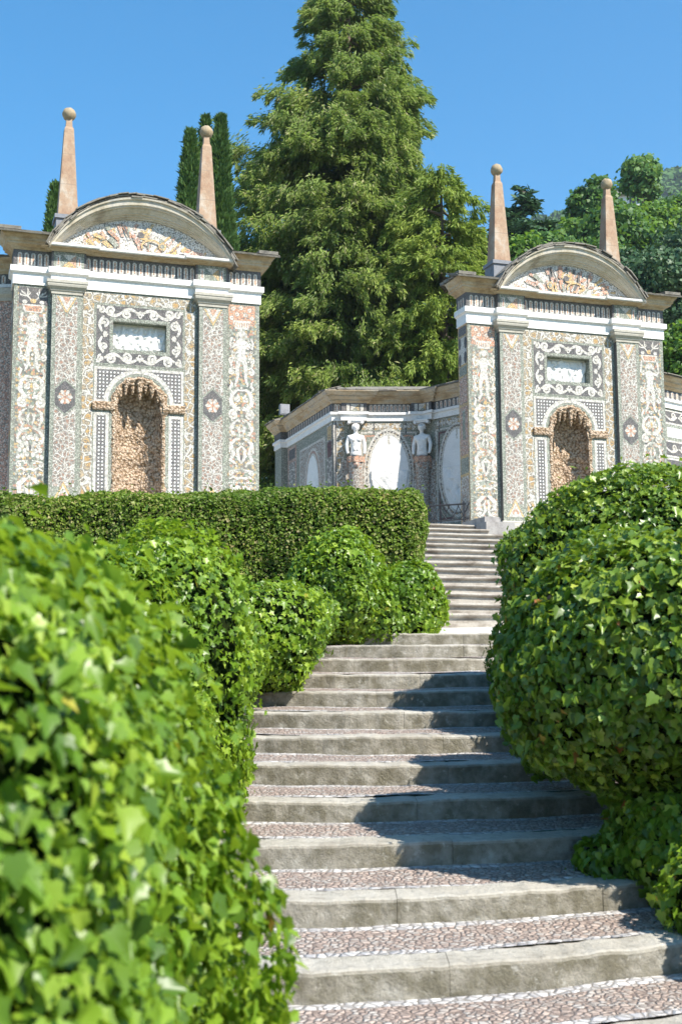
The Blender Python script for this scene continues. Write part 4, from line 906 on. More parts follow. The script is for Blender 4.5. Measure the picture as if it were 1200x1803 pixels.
# entablature
rise = [(p_[0], p_[1]) for p_ in fullpath]
def with_breaks(path, cents, hw, out):
    """push the path forward over each statue"""
    fm_, cm = polymap(path); off = cm[len(end_pier)-1]; P = []; marks = sorted(set(list(cm)))
    L = cm[-1]; res = []
    cuts = []
    for c_ in cents: cuts += [(off+c_-hw, off+c_+hw)]
    s = 0.0
    pts = list(cm)
    out_pts = []
    for s in pts:
        if not any(a-.02 <= s <= b+.02 for a, b in cuts): out_pts.append((s, 0))
    for a, b in cuts: out_pts += [(a, 0), (a+1e-4, out), ((a+b)/2, out), (b-1e-4, out), (b, 0)]
    out_pts.sort(); return [fm_(s, 0, o)[:2] for s, o in out_pts]
bp = with_breaks(rise, (s_h1, s_h2), .34, .14)
a = MB(dz=dzx); a.sweep(bp, [(-.05,z_bb),(.04,z_bb),(.04,z_bb+.17),(.10,z_bb+.19),(.10,z_bt),(-.05,z_bt)]); a.build('architrave', [M['bandst']], root)
f = MB(dz=dzx); f.sweep(bp, [(-.05,z_bt+.002),(.03,z_bt+.002),(.03,z_co+.02),(-.05,z_co+.02)], 0)
f.fmap = f2
for s0_, s1_, n in ((.05,s_h1-.45,2),(s_h1+.45,s_h2-.45,10),(s_h2+.45,s_h2+2.2,10)):
    for i in range(n): body_capsule(f, s0_+(s1_-s0_)*(i+.5)/n, z_bt+.03, z_co-.02, .034, 0, 1, 2)
for sh_ in (s_h1, s_h2):
    o_ = .176; zc_ = (z_bt+z_co)/2; hs = .13; hz = .11
    for c_, A, B in ((1,(-hs,hz),(hs,hz)),(4,(hs,hz),(hs,-hz)),(3,(hs,-hz),(-hs,-hz)),(1,(-hs,-hz),(-hs,hz))): f.poly([(sh_,zc_),(sh_+A[0],zc_+A[1]),(sh_+B[0],zc_+B[1])], o_, c_)
    for q in (-.22,.22): f.rect(sh_+q-.05, sh_+q+.05, zc_-.11, zc_+.11, o_, 1)
f.fmap = f1
for i in range(18): body_capsule(f, .15+(L1-.3)*(i+.5)/18, z_bt+.03, z_co-.02, .034, 0, 1, 2)
f.build('frieze', [M['dark'],M['white'],M['orange'],M['green'],M['ochre']], root)
bpc = with_breaks(rise, (s_h1, s_h2), .40, .12)
hcor = z_rf-z_co-.02
a = MB(dz=dzx); a.sweep(bpc, [(-.05,z_co),(.05,z_co),(.08,z_co+hcor*.12),(.12,z_co+hcor*.18),(.12,z_co+hcor*.28),(.22,z_co+hcor*.5),(.22,z_co+hcor*.6),(.27,z_co+hcor*.66),(.33,z_co+hcor*.95),(.33,z_rf-.02),(-.05,z_rf-.02)]); a.build('cornice', [M['cornice']], root)
rr_ = random.Random(8); rf = MB(dz=dzx)
rf.sweep([(q[0], q[1]) for q in rise], [(.34,z_rf-.018),(.34,z_rf+.01),(-1.0,z_rf+.42),(-1.0,z_rf-.018)], 0)
fr_, cr_ = polymap(rise); 
for layer in (0, 1):
    s = 0
    while s < cr_[-1]-.1:
        d_ = rr_.uniform(.2,.5); c_ = np.array(fr_(min(s+d_/2, cr_[-1]), 0, .12+rr_.uniform(-.02,.03))); a0_ = np.array(fr_(s, 0, 0)); b0_ = np.array(fr_(min(s+d_, cr_[-1]), 0, 0)); t_ = unit(b0_-a0_); nn_ = np.array([t_[1], -t_[0], 0])
        c_[2] = z_rf+.075+.03*layer; rf.obox(c_, t_*d_*.51, nn_*.26+np.array([0,0,-.08]), np.array([0,0,.012]), 0); s += d_
rf.build('roof', [M['slate']], root)
# floodlight on the far end
fl = MB(); fl.box(-.17,.17,-.1,.1,.35,.72); fl.box(-.02,.02,-.02,.02,.0,.36); fl.box(-.14,.14,-.115,-.1,.38,.69)
q = fullpath[0]; tag(fl.build('floodlight', [stone('grey_metal', [(.22,.22,.23),(.28,.28,.29),(.25,.25,.26)], 3, .5, .05, .002, 20)], None, (q[0]+ctr[0]+.25, q[1]+ctr[1]-.3, z_rf+.0)), 'small grey box floodlight on the far left end of the exedra roof', 'floodlight')
# iron railing by the right pavilion
def tube(mb, a, b, r_, m=0, n=6):
    a, b = np.array(a, float), np.array(b, float); t = unit(b-a); u = unit(np.cross(t, [.3,.2,.9])); v = np.cross(t, u)
    mb.grid([[p_+r_*(math.cos(x)*u+math.sin(x)*v) for x in np.linspace(0,2*PI,n+1)] for p_ in (a, b)], m, True)
ra = cl((756-600)/F*33.5, 33.5, 0); rb_ = cl((812-600)/F*33.0, 33.0, 0); zt_, zl_ = zat(889.5, 33.2), zat(918, 33.2)
rl = MB(); o0 = np.array([ra[0], ra[1], ZB]); A = lambda u, z: ra*(1-u)+rb_*u+np.array([0,0,z])-o0
tube(rl, A(-.6, zt_+.02), A(1.15, zt_-.02), .022); tube(rl, A(-.6, zl_), A(1.15, zl_), .016)
for k in range(6):
    u0 = -.6+.3*k
    p_ = [A(u0+.36*t, zl_+(zt_-zl_)*(1-math.sin(PI/2*min(1, t*1.05)))) for t in np.linspace(0,1,7)]
    for a_, b_ in zip(p_[:-1], p_[1:]): tube(rl, a_, b_, .012)
    p_ = [A(u0+.36-.36*t, zl_+(zt_-zl_)*(1-math.sin(PI/2*min(1, t*1.05)))) for t in np.linspace(0,1,7)]
    for a_, b_ in zip(p_[:-1], p_[1:]): tube(rl, a_, b_, .012)
tube(rl, A(-.55, zl_-.2), A(-.55, zt_+.05), .025); tube(rl, A(1.1, zl_-.2), A(1.1, zt_+.05), .025)
tag(rl.build('iron_railing', [M['iron']], None, tuple(o0)), 'black wrought iron railing at the top of the steps before the exedra', 'railing')
# ---- wings running outwards from each pavilion
def wing(xs, sgn, label, up=0.0):
    global z_bb, z_bt, z_co, z_rf
    keep_ = (z_bb, z_bt, z_co, z_rf); z_bb += up; z_bt += up; z_co += up; z_rf += up
    r0_ = empty('wing_wall', (xs, 31.0, ZB)); tag(r0_, label, 'garden wall')
    P = [(0,0), (sgn*6.0, 2.4)]
    if sgn < 0: P = P[::-1]
    fm_, cm = polymap(P); L = cm[-1]
    E2 = (lambda s: s) if sgn > 0 else (lambda s: L-s)
    wb = MB(dz=dzx, fmap=lambda x, z, o: fm_(E2(x), z, o))
    wb.grid([[(*q, z) for z in (3.2, z_bt)] for q in P], 0, False, flip=True)
    def wp(pts, o, m):
        p_ = [wb.fmap(x, z, o) for x, z in pts]; n_ = np.cross(np.array(p_[1])-np.array(p_[0]), np.array(p_[2])-np.array(p_[1]))
        wb.add(p_, [tuple(range(len(p_))) if n_[1] < 0 else tuple(range(len(p_)))[::-1]], m)
    wb.poly = wp
    wb.rect(.38,.52,3.6,z_bb,.004,2); wb.rect(.56,2.9,6.1,z_bb-.08,.004,4); wb.frame(.54,2.94,6.05,z_bb-.04,.05,.006,1); wb.rect(.56,2.9,5.2,6.0,.004,4); wb.frame(.54,2.94,5.15,6.02,.05,.006,1)
    wb.rect(1.0,2.4,6.5,z_bb-.42,.007,1); wb.rect(1.06,2.34,6.55,z_bb-.47,.009,0); wb.rect(1.2,2.2,6.65,z_bb-.57,.012,13)
    for zc in (z_bb-.24, 6.3, 5.6): scroll_run(wb, .66, 1.7, zc, .12, .010, 1, n=2, w=.06); scroll_run(wb, 2.8, 1.75, zc, .12, .010, 1, n=2, w=.06)
    scroll_run(wb, 6.4, z_bb-.3, .8, .11, .010, 1, vert=True, n=2, w=.05); scroll_run(wb, 6.4, z_bb-.3, 2.66, .11, .010, 1, vert=True, n=2, w=.05)
    wb.rect(3.1,5.9,3.8,z_bb-.1,.004,6)
    wb.build('wall', EM, r0_)
    pl_ = MB(dz=dzx); pp = [fm_(E2(x), 0, o)[:2] for x, o in ((-.05,.0),(-.05,.2),(.34,.2),(.34,0))]
    if sgn < 0: pp = pp[::-1]
    pl_.sweep(pp, [(-.0,3.3),(.0,3.3),(.0,8.46+up*.3),(-.0,8.46+up*.3)], 0); pl_.sweep(pp, [(0,8.45+up*.3),(.03,8.45+up*.3),(.04,8.52+up*.3),(.10,8.6+up*.3),(.12,8.75+up*.3),(0,8.75+up*.3)], 1)
    pl_.build('pilaster', [M['salmon'], M['capst']], r0_)
    a = MB(dz=dzx); a.sweep(P, [(-.05,z_bb),(.05,z_bb),(.05,z_bb+.17),(.11,z_bb+.19),(.11,z_bt),(-.05,z_bt)]); a.build('architrave', [M['bandst']], r0_)
    f = MB(dz=dzx); f.sweep(P, [(-.05,z_bt+.002),(.03,z_bt+.002),(.03,z_co+.02),(-.05,z_co+.02)], 0); f.fmap = wb.fmap
    f.poly = lambda pts, o, m: f.add([f.fmap(x, z, o) for x, z in (pts if sgn > 0 else pts[::-1])], [tuple(range(len(pts)))], m)
    for i in range(24): body_capsule(f, .2+5.6*(i+.5)/24, z_bt+.03, z_co-.02, .034, 0, 1, 2)
    f.build('frieze', [M['dark'],M['white'],M['orange']], r0_)
    a = MB(dz=dzx); a.sweep(P, [(-.05,z_co),(.05,z_co),(.12,z_co+hcor*.18),(.12,z_co+hcor*.28),(.22,z_co+hcor*.5),(.22,z_co+hcor*.6),(.33,z_co+hcor*.95),(.33,z_rf-.02),(-.05,z_rf-.02)]); a.build('cornice', [M['cornice']], r0_)
    rf = MB(dz=dzx); rf.sweep(P, [(.36,z_rf-.018),(.36,z_rf+.03),(-1.0,z_rf+.42),(-1.0,z_rf-.018)], 0); s = 0
    while s < L-.3:
        d_ = rr_.uniform(.2,.5); c_ = np.array(fm_(s+d_/2, 0, .14+rr_.uniform(-.02,.03))); t_ = unit(np.array([P[1][0]-P[0][0], P[1][1]-P[0][1], 0])); nn_ = np.array([t_[1], -t_[0], 0]); c_[2] = z_rf+.09
        rf.obox(c_, t_*d_*.51, nn_*.26+np.array([0,0,-.08]), np.array([0,0,.012]), 0); s += d_
    rf.build('roof', [M['slate']], r0_)
    z_bb, z_bt, z_co, z_rf = keep_
wing(XC+SP+2.9, 1, 'mosaic wing wall with white scrollwork behind the right pavilion at the right edge')
wing(XC-2.9, -1, 'sliver of mosaic wing wall behind the left pavilion at the left edge', 1.62)

# ================================================================ PLANTS
def ivy_template(lod):
    if lod == 0:      # lobed, folded along the midrib, slightly cupped
        half = [(0,0),(.20,-.08),(.42,.03),(.38,.22),(.50,.42),(.30,.56),(.17,.80),(0,1.08)]
    elif lod == 1: half = [(0,0),(.40,-.04),(.30,.25),(.50,.45),(.20,.60),(0,1.0)]
    else: half = [(0,0),(.42,.05),(.40,.45),(0,1.0)]
    V = []; n = len(half)
    zf = lambda x, y: .28*abs(x)-.16*(y-.35)**2
    for x, y in half: V.append((x, y-.4, zf(x, y)))
    for x, y in half[1:-1]: V.append((-x, y-.4, zf(x, y)))
    r_ = list(range(n)); l_ = [0]+list(range(n, 2*n-2))+[n-1]
    fR = [(0, r_[i], r_[i+1]) for i in range(1, n-1)]
    fL = [(0, l_[i+1], l_[i]) for i in range(1, n-1)]
    if lod < 2: c = None
    return np.array(V), np.array(fR+fL)
def basis(nrm, tip):
    n = unit(nrm); t = unit(tip-(tip*n).sum(-1, keepdims=True)*n); x = np.cross(t, n); return np.stack([x, t, n], -1)    # columns
def leaves(P, Nn, size, lod, rng, tilt=.55, down=1.0, upb=.25):
    T, Fc = ivy_template(lod); n = len(P)
    nr = unit(Nn+rng.normal(size=(n,3))*tilt+np.array([0,0,upb])); tip = np.array([0,0,-down])+rng.normal(size=(n,3))*.6+Nn*.25
    B = basis(nr, tip); s = size*np.clip(rng.lognormal(-.12, .32, n), .35, 1.6)
    sx = rng.uniform(.8, 1.15, n)
    TT = np.repeat(T[None], n, 0); TT[:, :, 0] *= sx[:, None]; TT[:, :, 2] *= rng.uniform(.3, 1.8, n)[:, None]
    V = np.einsum('nij,nkj->nki', B, TT)*s[:, None, None]+P[:, None]
    k = len(T); Fa = (Fc[None]+np.arange(n)[:, None, None]*k).reshape(-1, 3)
    return V.reshape(-1, 3), Fa
def blob_surface(blobs, n, rng, jit=.05, noise=None, namp=.05, p=2.4):
    """points with normals on the outside of a union of superellipsoids: (centre, radii, heading)"""
    A = np.array([b[1][0]*b[1][1]+b[1][0]*b[1][2]+b[1][1]*b[1][2] for b in blobs]); w_ = A/A.sum(); P = []; Q = []
    fr = np.stack([R0, FH, [0,0,1]])           # local frame: right, forward, up
    for i, (c, r_) in enumerate([(np.array(b[0]), np.array(b[1])) for b in blobs]):
        m = int(n*w_[i]*2.3); d = unit(rng.normal(size=(m,3))); k = (np.abs(d)**p).sum(-1)**(-1/p); L = d*k[:, None]
        g = unit(np.sign(L)*np.abs(L)**(p-1)/r_)
        loc = L*r_; X = c+loc@fr; gn = g@fr
        if noise is not None: X = X+gn*(noise(X)[:, None]*namp)
        X = X+gn*(-np.abs(rng.normal(size=(m,1)))*jit+jit*.5)
        keep = (gn*unit(-X)).sum(-1) > -.35
        for j, (c2_, r2_) in enumerate([(np.array(b[0]), np.array(b[1])) for b in blobs]):
            if j != i:
                q = (X-c2_)@fr.T/r2_; keep &= (np.abs(q)**p).sum(-1) > .86**p
        P.append(X[keep]); Q.append(gn[keep])
    P = np.concatenate(P); Q = np.concatenate(Q); o = rng.permutation(len(P))[:n]; return P[o], Q[o]
def core_mesh(blobs, noise, namp, p=2.4, k=.90):
    fr = np.stack([R0, FH, [0,0,1]]); V = []; Fs = []; b0 = 0; nu, nv = 28, 40
    for c, r_ in blobs:
        u = np.linspace(0.02, PI-.02, nu)[:, None]; v = np.linspace(0, 2*PI, nv)[None]
        d = np.stack([np.sin(u)*np.cos(v), np.sin(u)*np.sin(v), np.cos(u)+0*v], -1); q = (np.abs(d)**p).sum(-1)**(-1/p)
        X = np.array(c)+(d*q[..., None]*np.array(r_)*k)@fr; X = X+(d@fr)*(noise(X.reshape(-1,3)).reshape(nu,nv,1)*namp*.8)
        ix = np.arange(nu*nv).reshape(nu,nv)+b0; b0 += nu*nv
        V.append(X.reshape(-1,3)); Fs.append(np.stack([ix[:-1,:-1], ix[1:,:-1], ix[1:,1:], ix[:-1,1:]], -1).reshape(-1,4))
    return np.concatenate(V), np.concatenate(Fs)
ivy_m = leafmat('ivy_leaf', [(.07,.14,.012),(.14,.25,.018),(.22,.35,.03),(.10,.19,.016),(.32,.44,.06),(.18,.31,.022),(.045,.10,.02)], .38, .36, (.42,.60,.03), .45, nscale=1.5)
ivy_d = leafmat('ivy_leaf_dark', [(.06,.12,.018),(.09,.17,.022),(.15,.25,.025),(.21,.32,.035),(.06,.12,.035),(.29,.39,.05),(.11,.19,.02)], .36, .30, (.36,.52,.03), .45, nscale=1.5)
box_m = leafmat('box_leaf', [(.08,.14,.016),(.13,.21,.022),(.18,.27,.03),(.10,.16,.018),(.25,.28,.08),(.26,.22,.10)], .5, .28, (.3,.5,.05), .25, nscale=.9)
yel_m = leafmat('yellow_leaf', [(.45,.38,.03),(.35,.42,.04),(.42,.15,.05),(.25,.10,.04)], .4, .3, (.6,.5,.05))
twig_m = leafmat('umbel', [(.28,.36,.08),(.36,.44,.12),(.22,.32,.06)], .6, 0)
def ivy_bush(name, blobs, n, size, lod, seed, label, cat='bush', mat=None, jit=.06, namp=.085, nf=2.6, group=None, odd=0.012, umb=0, down=1.0, upb=.25, k=.90, tilt=.55, stems=0):
    rng = np.random.default_rng(seed); no = Noise(seed, nf); P, Q = blob_surface(blobs, n, rng, jit, no, namp)
    fn_ = Noise(seed+5, 9.0); P = P+Q*(fn_(P)[:, None]*.022); sh_ = rng.random(len(P)) < .035; P[sh_] += Q[sh_]*np.abs(rng.normal(size=(sh_.sum(),1)))*.05+np.array([0,0,.02])
    zmin = min(b[0][2]-b[1][2]*1.0 for b in blobs); base = np.array([blobs[0][0][0], blobs[0][0][1], zmin])
    root = empty(name, tuple(base)); tag(root, label, cat, group)
    V, Fa = leaves(P, Q, size, lod, rng, down=down, upb=upb, tilt=tilt); n_odd = int(len(P)*odd); kf = len(ivy_template(lod)[1])
    Fsets = [Fa[:-n_odd*kf], Fa[-n_odd*kf:]] if n_odd else [Fa]
    np_mesh('foliage', V-base, Fsets, [0,1][:len(Fsets)], [mat or ivy_m, yel_m], False, root)
    Vc, Fc = core_mesh(blobs, no, namp, k=k); np_mesh('dark_core', Vc-base, [Fc], [0], [M['core']], True, root)  # closed dark shell under the leaves, blocks see-through and darkens gaps
    if umb:                                    # round pale flower heads of the ivy
        o = rng.permutation(len(P))[:umb]; ub = []; uf = []; b0 = 0
        T = unit(np.array([(x,y,z) for x in (-1,0,1) for y in (-1,0,1) for z in (-1,0,1) if (x,y,z) != (0,0,0)], float))
        for i in o:
            c = P[i]+Q[i]*rng.uniform(.01,.05); m = 46; d = unit(rng.normal(size=(m,3))); rr = size*rng.uniform(.18,.26)
            oc = np.array([(1,0,0),(-1,0,0),(0,1,0),(0,-1,0),(0,0,1),(0,0,-1)])*rr*.17
            of = np.array([(0,2,4),(2,1,4),(1,3,4),(3,0,4),(2,0,5),(1,2,5),(3,1,5),(0,3,5)])
            vv = (c+d*rr)[:, None]+oc[None]; ub.append(vv.reshape(-1,3)); uf.append((of[None]+np.arange(m)[:, None, None]*6+b0).reshape(-1,3)); b0 += m*6
        np_mesh('flower_heads', np.concatenate(ub)-base, [np.concatenate(uf)], [0], [twig_m], False, root)
    return root
B = lambda lat, D, z, rl, rd, rz: (tuple(cl(lat, D, z)), (rl, rd, rz))
# near left, out of focus
ivy_bush('ivy_bush', [B(-1.34,2.95,-1.0,1.08,1.30,1.47), B(-1.56,4.3,-.85,1.05,1.2,1.28), B(-.91,2.15,-1.5,.66,.85,1.0), B(-2.4,3.4,-.8,1.3,1.6,1.4), B(-1.06,4.6,-1.2,.62,.9,.9)], 95000, .042, 0, 101,
    'large bright ivy mound filling the lower left corner, nearest to the camera', jit=.085, namp=.07, umb=260, odd=.003, k=.86, upb=.35)
ivy_bush('ivy_bush', [B(-1.28,9.3,-.04,.50,.8,.98), B(-1.6,8.6,-.25,.6,.8,.95), B(-1.32,8.6,-.75,.5,.7,.65), B(-1.22,9.8,-.6,.36,.6,.55)], 16000, .055, 1, 102,
    'rounded ivy mound second from the front on the left of the steps, below the hedge', jit=.06, odd=.003)
ivy_bush('ivy_bush', [B(-.98,13.3,.26,.64,.8,.54), B(-.75,13.1,.05,.45,.5,.36), B(-1.34,12.3,-.02,.5,.8,.68), B(-.42,14.3,.46,.36,.7,.38), B(-1.32,11.3,-.35,.36,.5,.45)], 13000, .058, 1, 103,
    'low ivy mound beside the pale edging wall at the left of the upper curved steps', jit=.06, odd=.003)
ivy_bush('ivy_bush', [B(-.08,16.3,1.0,.62,.75,.72), B(.15,16.6,.75,.55,.6,.6)], 8200, .064, 1, 104,
    'tallest ivy clump on the landing, against the right half of the hedge', jit=.06, odd=.003)
ivy_bush('ivy_bush', [B(.86,17.0,.86,.55,.62,.56), B(.45,16.7,.7,.4,.5,.42)], 7000, .064, 1, 105,
    'low round ivy clump at the right end of the landing, beside the upper steps', jit=.06, odd=.003)
# right
ivy_bush('ivy_bush', [B(2.86,12.0,.72,1.26,1.3,1.20), B(3.7,12.6,.60,1.5,1.4,1.05), B(2.60,12.0,-.1,1.0,1.3,.9), B(2.28,12.9,.5,.60,1.0,1.0), B(2.4,10.9,.3,.7,.7,.8)], 42000, .058, 1, 106,
    'big domed dark ivy bush right of the landing, in front of the right pavilion', mat=ivy_d, jit=.08, odd=.006, namp=.09)
ivy_bush('ivy_bush', [B(2.40,8.2,.0,1.28,1.1,.78), B(3.3,8.2,-.0,1.3,1.2,.88), B(2.05,9.5,.0,.74,.9,.84), B(3.0,8.7,-.8,.75,.8,.6)], 44000, .056, 0, 107,
    'overhanging dark ivy bush at the right edge casting its shadow over the steps', mat=ivy_d, jit=.09, odd=.012, namp=.09)
ivy_bush('ivy_bush', [B(2.16,7.95,-1.06,.50,.42,.36), B(1.72,8.05,-1.22,.22,.2,.14), B(2.2,7.25,-1.34,.30,.3,.20), B(2.75,6.5,-1.25,.5,.6,.42)], 8500, .06, 0, 108,
    'low trailing ivy spilling onto the steps under the right bush', mat=ivy_m, jit=.07, odd=.01, namp=.09)
# clipped hedge: small leaves on a rounded box
def hedge():
    rng = np.random.default_rng(210); zt, zb0_ = zat(857, 18.6), -.1
    lat0, lat1, D0, D1 = -9.0, (757-600)/F*19.0, 18.4, 19.7
    base = cl((lat0+lat1)/2, 19, 0); base[2] = zb0_; root = empty('box_hedge', tuple(base))
    tag(root, 'long clipped box hedge with a rounded right end in front of the left pavilion', 'hedge'); no = Noise(211, 1.6); n2 = Noise(212, 7)
    hw, hd, hz = (lat1-lat0)/2, (D1-D0)/2, (zt-zb0_)/2; c = cl((lat0+lat1)/2, (D0+D1)/2, (zt+zb0_)/2); fr = np.stack([R0, FH, [0,0,1]])
    def surf(u):                                # u in box coordinates on surface -> rounded
        r_ = .38; q = np.array([hw, hd, hz]); inner = np.clip(u, -(q-r_), q-r_); d = u-inner; l = np.linalg.norm(d, axis=-1, keepdims=True); g = d/np.maximum(l, 1e-6); return inner+g*r_, g
    n = 125000; f = rng.random(n); U = rng.uniform(-1, 1, (n,3))*np.array([hw, hd, hz])
    fr_i = f < .62; tp = (f >= .62) & (f < .84); en = (f >= .84) & (f < .93); bk = f >= .93
    U[fr_i,1] = -hd; U[tp,2] = hz; U[en,0] = hw; U[bk,1] = hd
    X, g = surf(U); P = c+X@fr; G_ = g@fr; P = P+G_*(.05*no(P)+.025*n2(P)+(-np.abs(rng.normal(size=n))*.05+.015))[:, None]
    m = rng.random(n) < .02; P[m] += np.abs(rng.normal(size=(m.sum(),1)))*.07*(G_[m]*.5+[0,0,.8])
    V, Fa = leaves(P, G_, .042, 2, rng, tilt=.8, down=-.4, upb=.5)
    np_mesh('foliage', V-base, [Fa], [0], [box_m], False, root)
    b = MB(); U2 = []
    nu, nv = 90, 40; rows = []
    for i in range(nu):
        row = []
        x = -hw+2*hw*i/(nu-1)
        for j in range(nv):
            a = 2*PI*j/(nv-1); d = np.array([np.cos(a), np.sin(a)]); k_ = 1/max(abs(d[0])/hd, abs(d[1])/hz); u = np.array([[x, d[0]*k_, d[1]*k_]]); X, g = surf(u)
            if i in (0, nu-1): X = X*np.array([[1,.72,.8]])
            Pp = (c+X@fr)[0]; Gp = (g@fr)[0]; row.append(Pp-Gp*.09+Gp*.05*float(no(Pp))-base)
        rows.append(row)
    b.grid(rows, 0, True); b.add([rows[-1][j] for j in range(nv)], [tuple(range(nv))], 0); b.build('dark_core', [M['core']], root)  # dark shell filling the hedge, shade painted behind its leaves
hedge()
# sprigs growing out of the hedge top, a shoot above the right bush
# ---------------------------------------------------------------- trees
def blades(P, dirs, L, Wd, rng, droop=0.0):
    """slim two-face foliage sprays pointing along dirs"""
    n = len(P); d = unit(dirs+np.array([0,0,-droop])); side = unit(np.cross(d, unit(rng.normal(size=(n,3))))); l = (L*rng.uniform(.6,1.4,n))[:, None]; w_ = (Wd*rng.uniform(.6,1.4,n))[:, None]
    V = np.stack([P, P+d*l*.5+side*w_, P+d*l+np.array([0,0,-1])*l*.12, P+d*l*.5-side*w_], 1).reshape(-1,3)
    return V, np.arange(4*n).reshape(n,4)
def trunk_mesh(name, base, H, r0, r1, parent, limbs=(), rng=None, bend=0.0):
    mb = MB()
    def seg(a, b, ra, rb, n=8):
        a, b = np.array(a, float), np.array(b, float); t = unit(b-a); u = unit(np.cross(t, [.31,.27,.9])); v = np.cross(t, u); k = 5
        mb.grid([[a+(b-a)*q/k+(ra+(rb-ra)*q/k)*(math.cos(x)*u+math.sin(x)*v) for x in np.linspace(0,2*PI,n+1)] for q in range(k+1)], 0, True)
    seg((0,0,-1.0), (bend*.3,0,H*.4), r0, r0*.6+r1*.4); seg((bend*.3,0,H*.4), (bend,0,H), r0*.6+r1*.4, r1)
    for a, b, ra, rb in limbs: seg(a, b, ra, rb, 6)
    return mb.build(name, [M['wood']], parent)
def tree_root(name, px, py_base, D, label, cat='tree', group=None):
    b = pt(px, py_base, D); g = float(ground(np.array([[b[0], b[1], 0.0]]))[0]); b = np.array([b[0], b[1], g]); r_ = empty(name, tuple(b)); tag(r_, label, cat, group); return r_, b
def conifer(name, px, D, top_y, prof, nb, mat, seed, label, clump=(1.0,.40), bl=(.25,.030), per=105, asym=None, hmin=.02):
    """prof: height fraction -> radius in metres (left, right)"""
    rng = np.random.default_rng(seed); root, base = tree_root(name, px, 900, D, label); H = zat(top_y, D)-base[2]
    P = []; Dr = []; limbs = []
    for i in range(nb):
        h = hmin+(1-hmin)*(rng.random()**1.15)*.985; az = rng.uniform(0, 2*PI); ax = math.cos(az); ay = math.sin(az)
        rl, rr = prof(h); Rm = (rr if ax > 0 else rl)*abs(ax)+(rl+rr)*.5*(1-abs(ax)); Rm *= rng.uniform(.62, 1.16); Rm = max(Rm, .25)
        dirh = R0*ax+FH*ay; rise = rng.uniform(-.05, .35)
        bz = h*H
        ncl = max(3, int(Rm*3.6)); 
        if i % 5 == 0 and Rm > 1.2: limbs.append(((0,0,bz), tuple(dirh*Rm*.8+np.array([0,0,bz+Rm*.8*rise-.1*Rm])), .05+.02*Rm, .02))
        for j in range(ncl):
            t = 1-(rng.random()**1.5)*.66; c = dirh*Rm*t+np.array([0,0,bz+Rm*t*rise-.22*Rm*t*t]); latd = np.cross(dirh, [0,0,1]); c = c+latd*rng.normal()*.11*Rm*(1.1-t*.4)+rng.normal(size=3)*.10
            sc = clump[0]*rng.uniform(.6,1.2)*(.55+.45*min(1, Rm/3)); m = int(per*sc); out = unit(dirh*.75+latd*rng.normal()*.45+np.array([0,0,rng.uniform(-.15,.45)])); ax_ = unit(out*rng.uniform(.3,.9)+np.array([0,0,-rng.uniform(.2,.8)])); u_ = rng.random((m,1))
            f = ax_*(u_-.25)*sc*1.1+out*(np.sin(u_*PI)*.18*sc)+rng.normal(size=(m,3))*sc*(.17*(1.15-u_))
            P.append(c+f); Dr.append(unit(ax_*.9+out*.5+rng.normal(size=(m,3))*.5))
    P = np.concatenate(P); Dr = np.concatenate(Dr)
    V, Fa = blades(P, Dr, bl[0], bl[1], rng, .35)
    np_mesh('crown', V, [Fa], [0], [mat], False, root)
    trunk_mesh('trunk', base, H*.93, .1+H*.018, .05, root, limbs)
    print(name, 'faces', len(Fa)); return root
con_m = leafmat('cypress_spray', [(.115,.18,.04),(.16,.235,.05),(.21,.29,.055),(.26,.335,.08),(.19,.24,.08),(.37,.36,.19)], .6, .36, (.35,.5,.08), .25, nscale=.35)
con2_m = leafmat('cypress_spray_light', [(.125,.19,.035),(.17,.245,.045),(.21,.29,.05),(.26,.315,.08)], .6, .32, (.45,.6,.08), .25, nscale=.4)
cyp_m = leafmat('italian_cypress_spray', [(.035,.08,.02),(.05,.11,.03),(.07,.14,.04),(.09,.15,.04)], .6, .2, (.2,.35,.05), .2, nscale=.6)
def prof_main(h):
    y = 900-h*(900+170); l = np.interp(y, [-170,0,75,100,190,290,400,500,640,900], [8,85,95,142,178,206,240,240,220,220]); r_ = np.interp(y, [-170,0,60,200,290,380,500,700,900], [8,92,104,130,128,150,185,215,220]); k = 57/F
    return l*k, r_*k
conifer('giant_cypress_tree', 620, 57, -170, prof_main, 900, con_m, 301, 'huge shaggy green conifer rising out of the top of the frame behind the exedra')
def prof_b(h):
    y = 900-h*(900-272); r_ = np.interp(y, [272,330,400,500,650,900], [6,58,84,92,95,95]); k = 53/F; return r_*k*1.1, r_*k*.95
conifer('light_conifer_tree', 786, 53, 268, prof_b, 470, con2_m, 302, 'yellower green conifer leaning against the right side of the giant conifer', clump=(.85,.25))
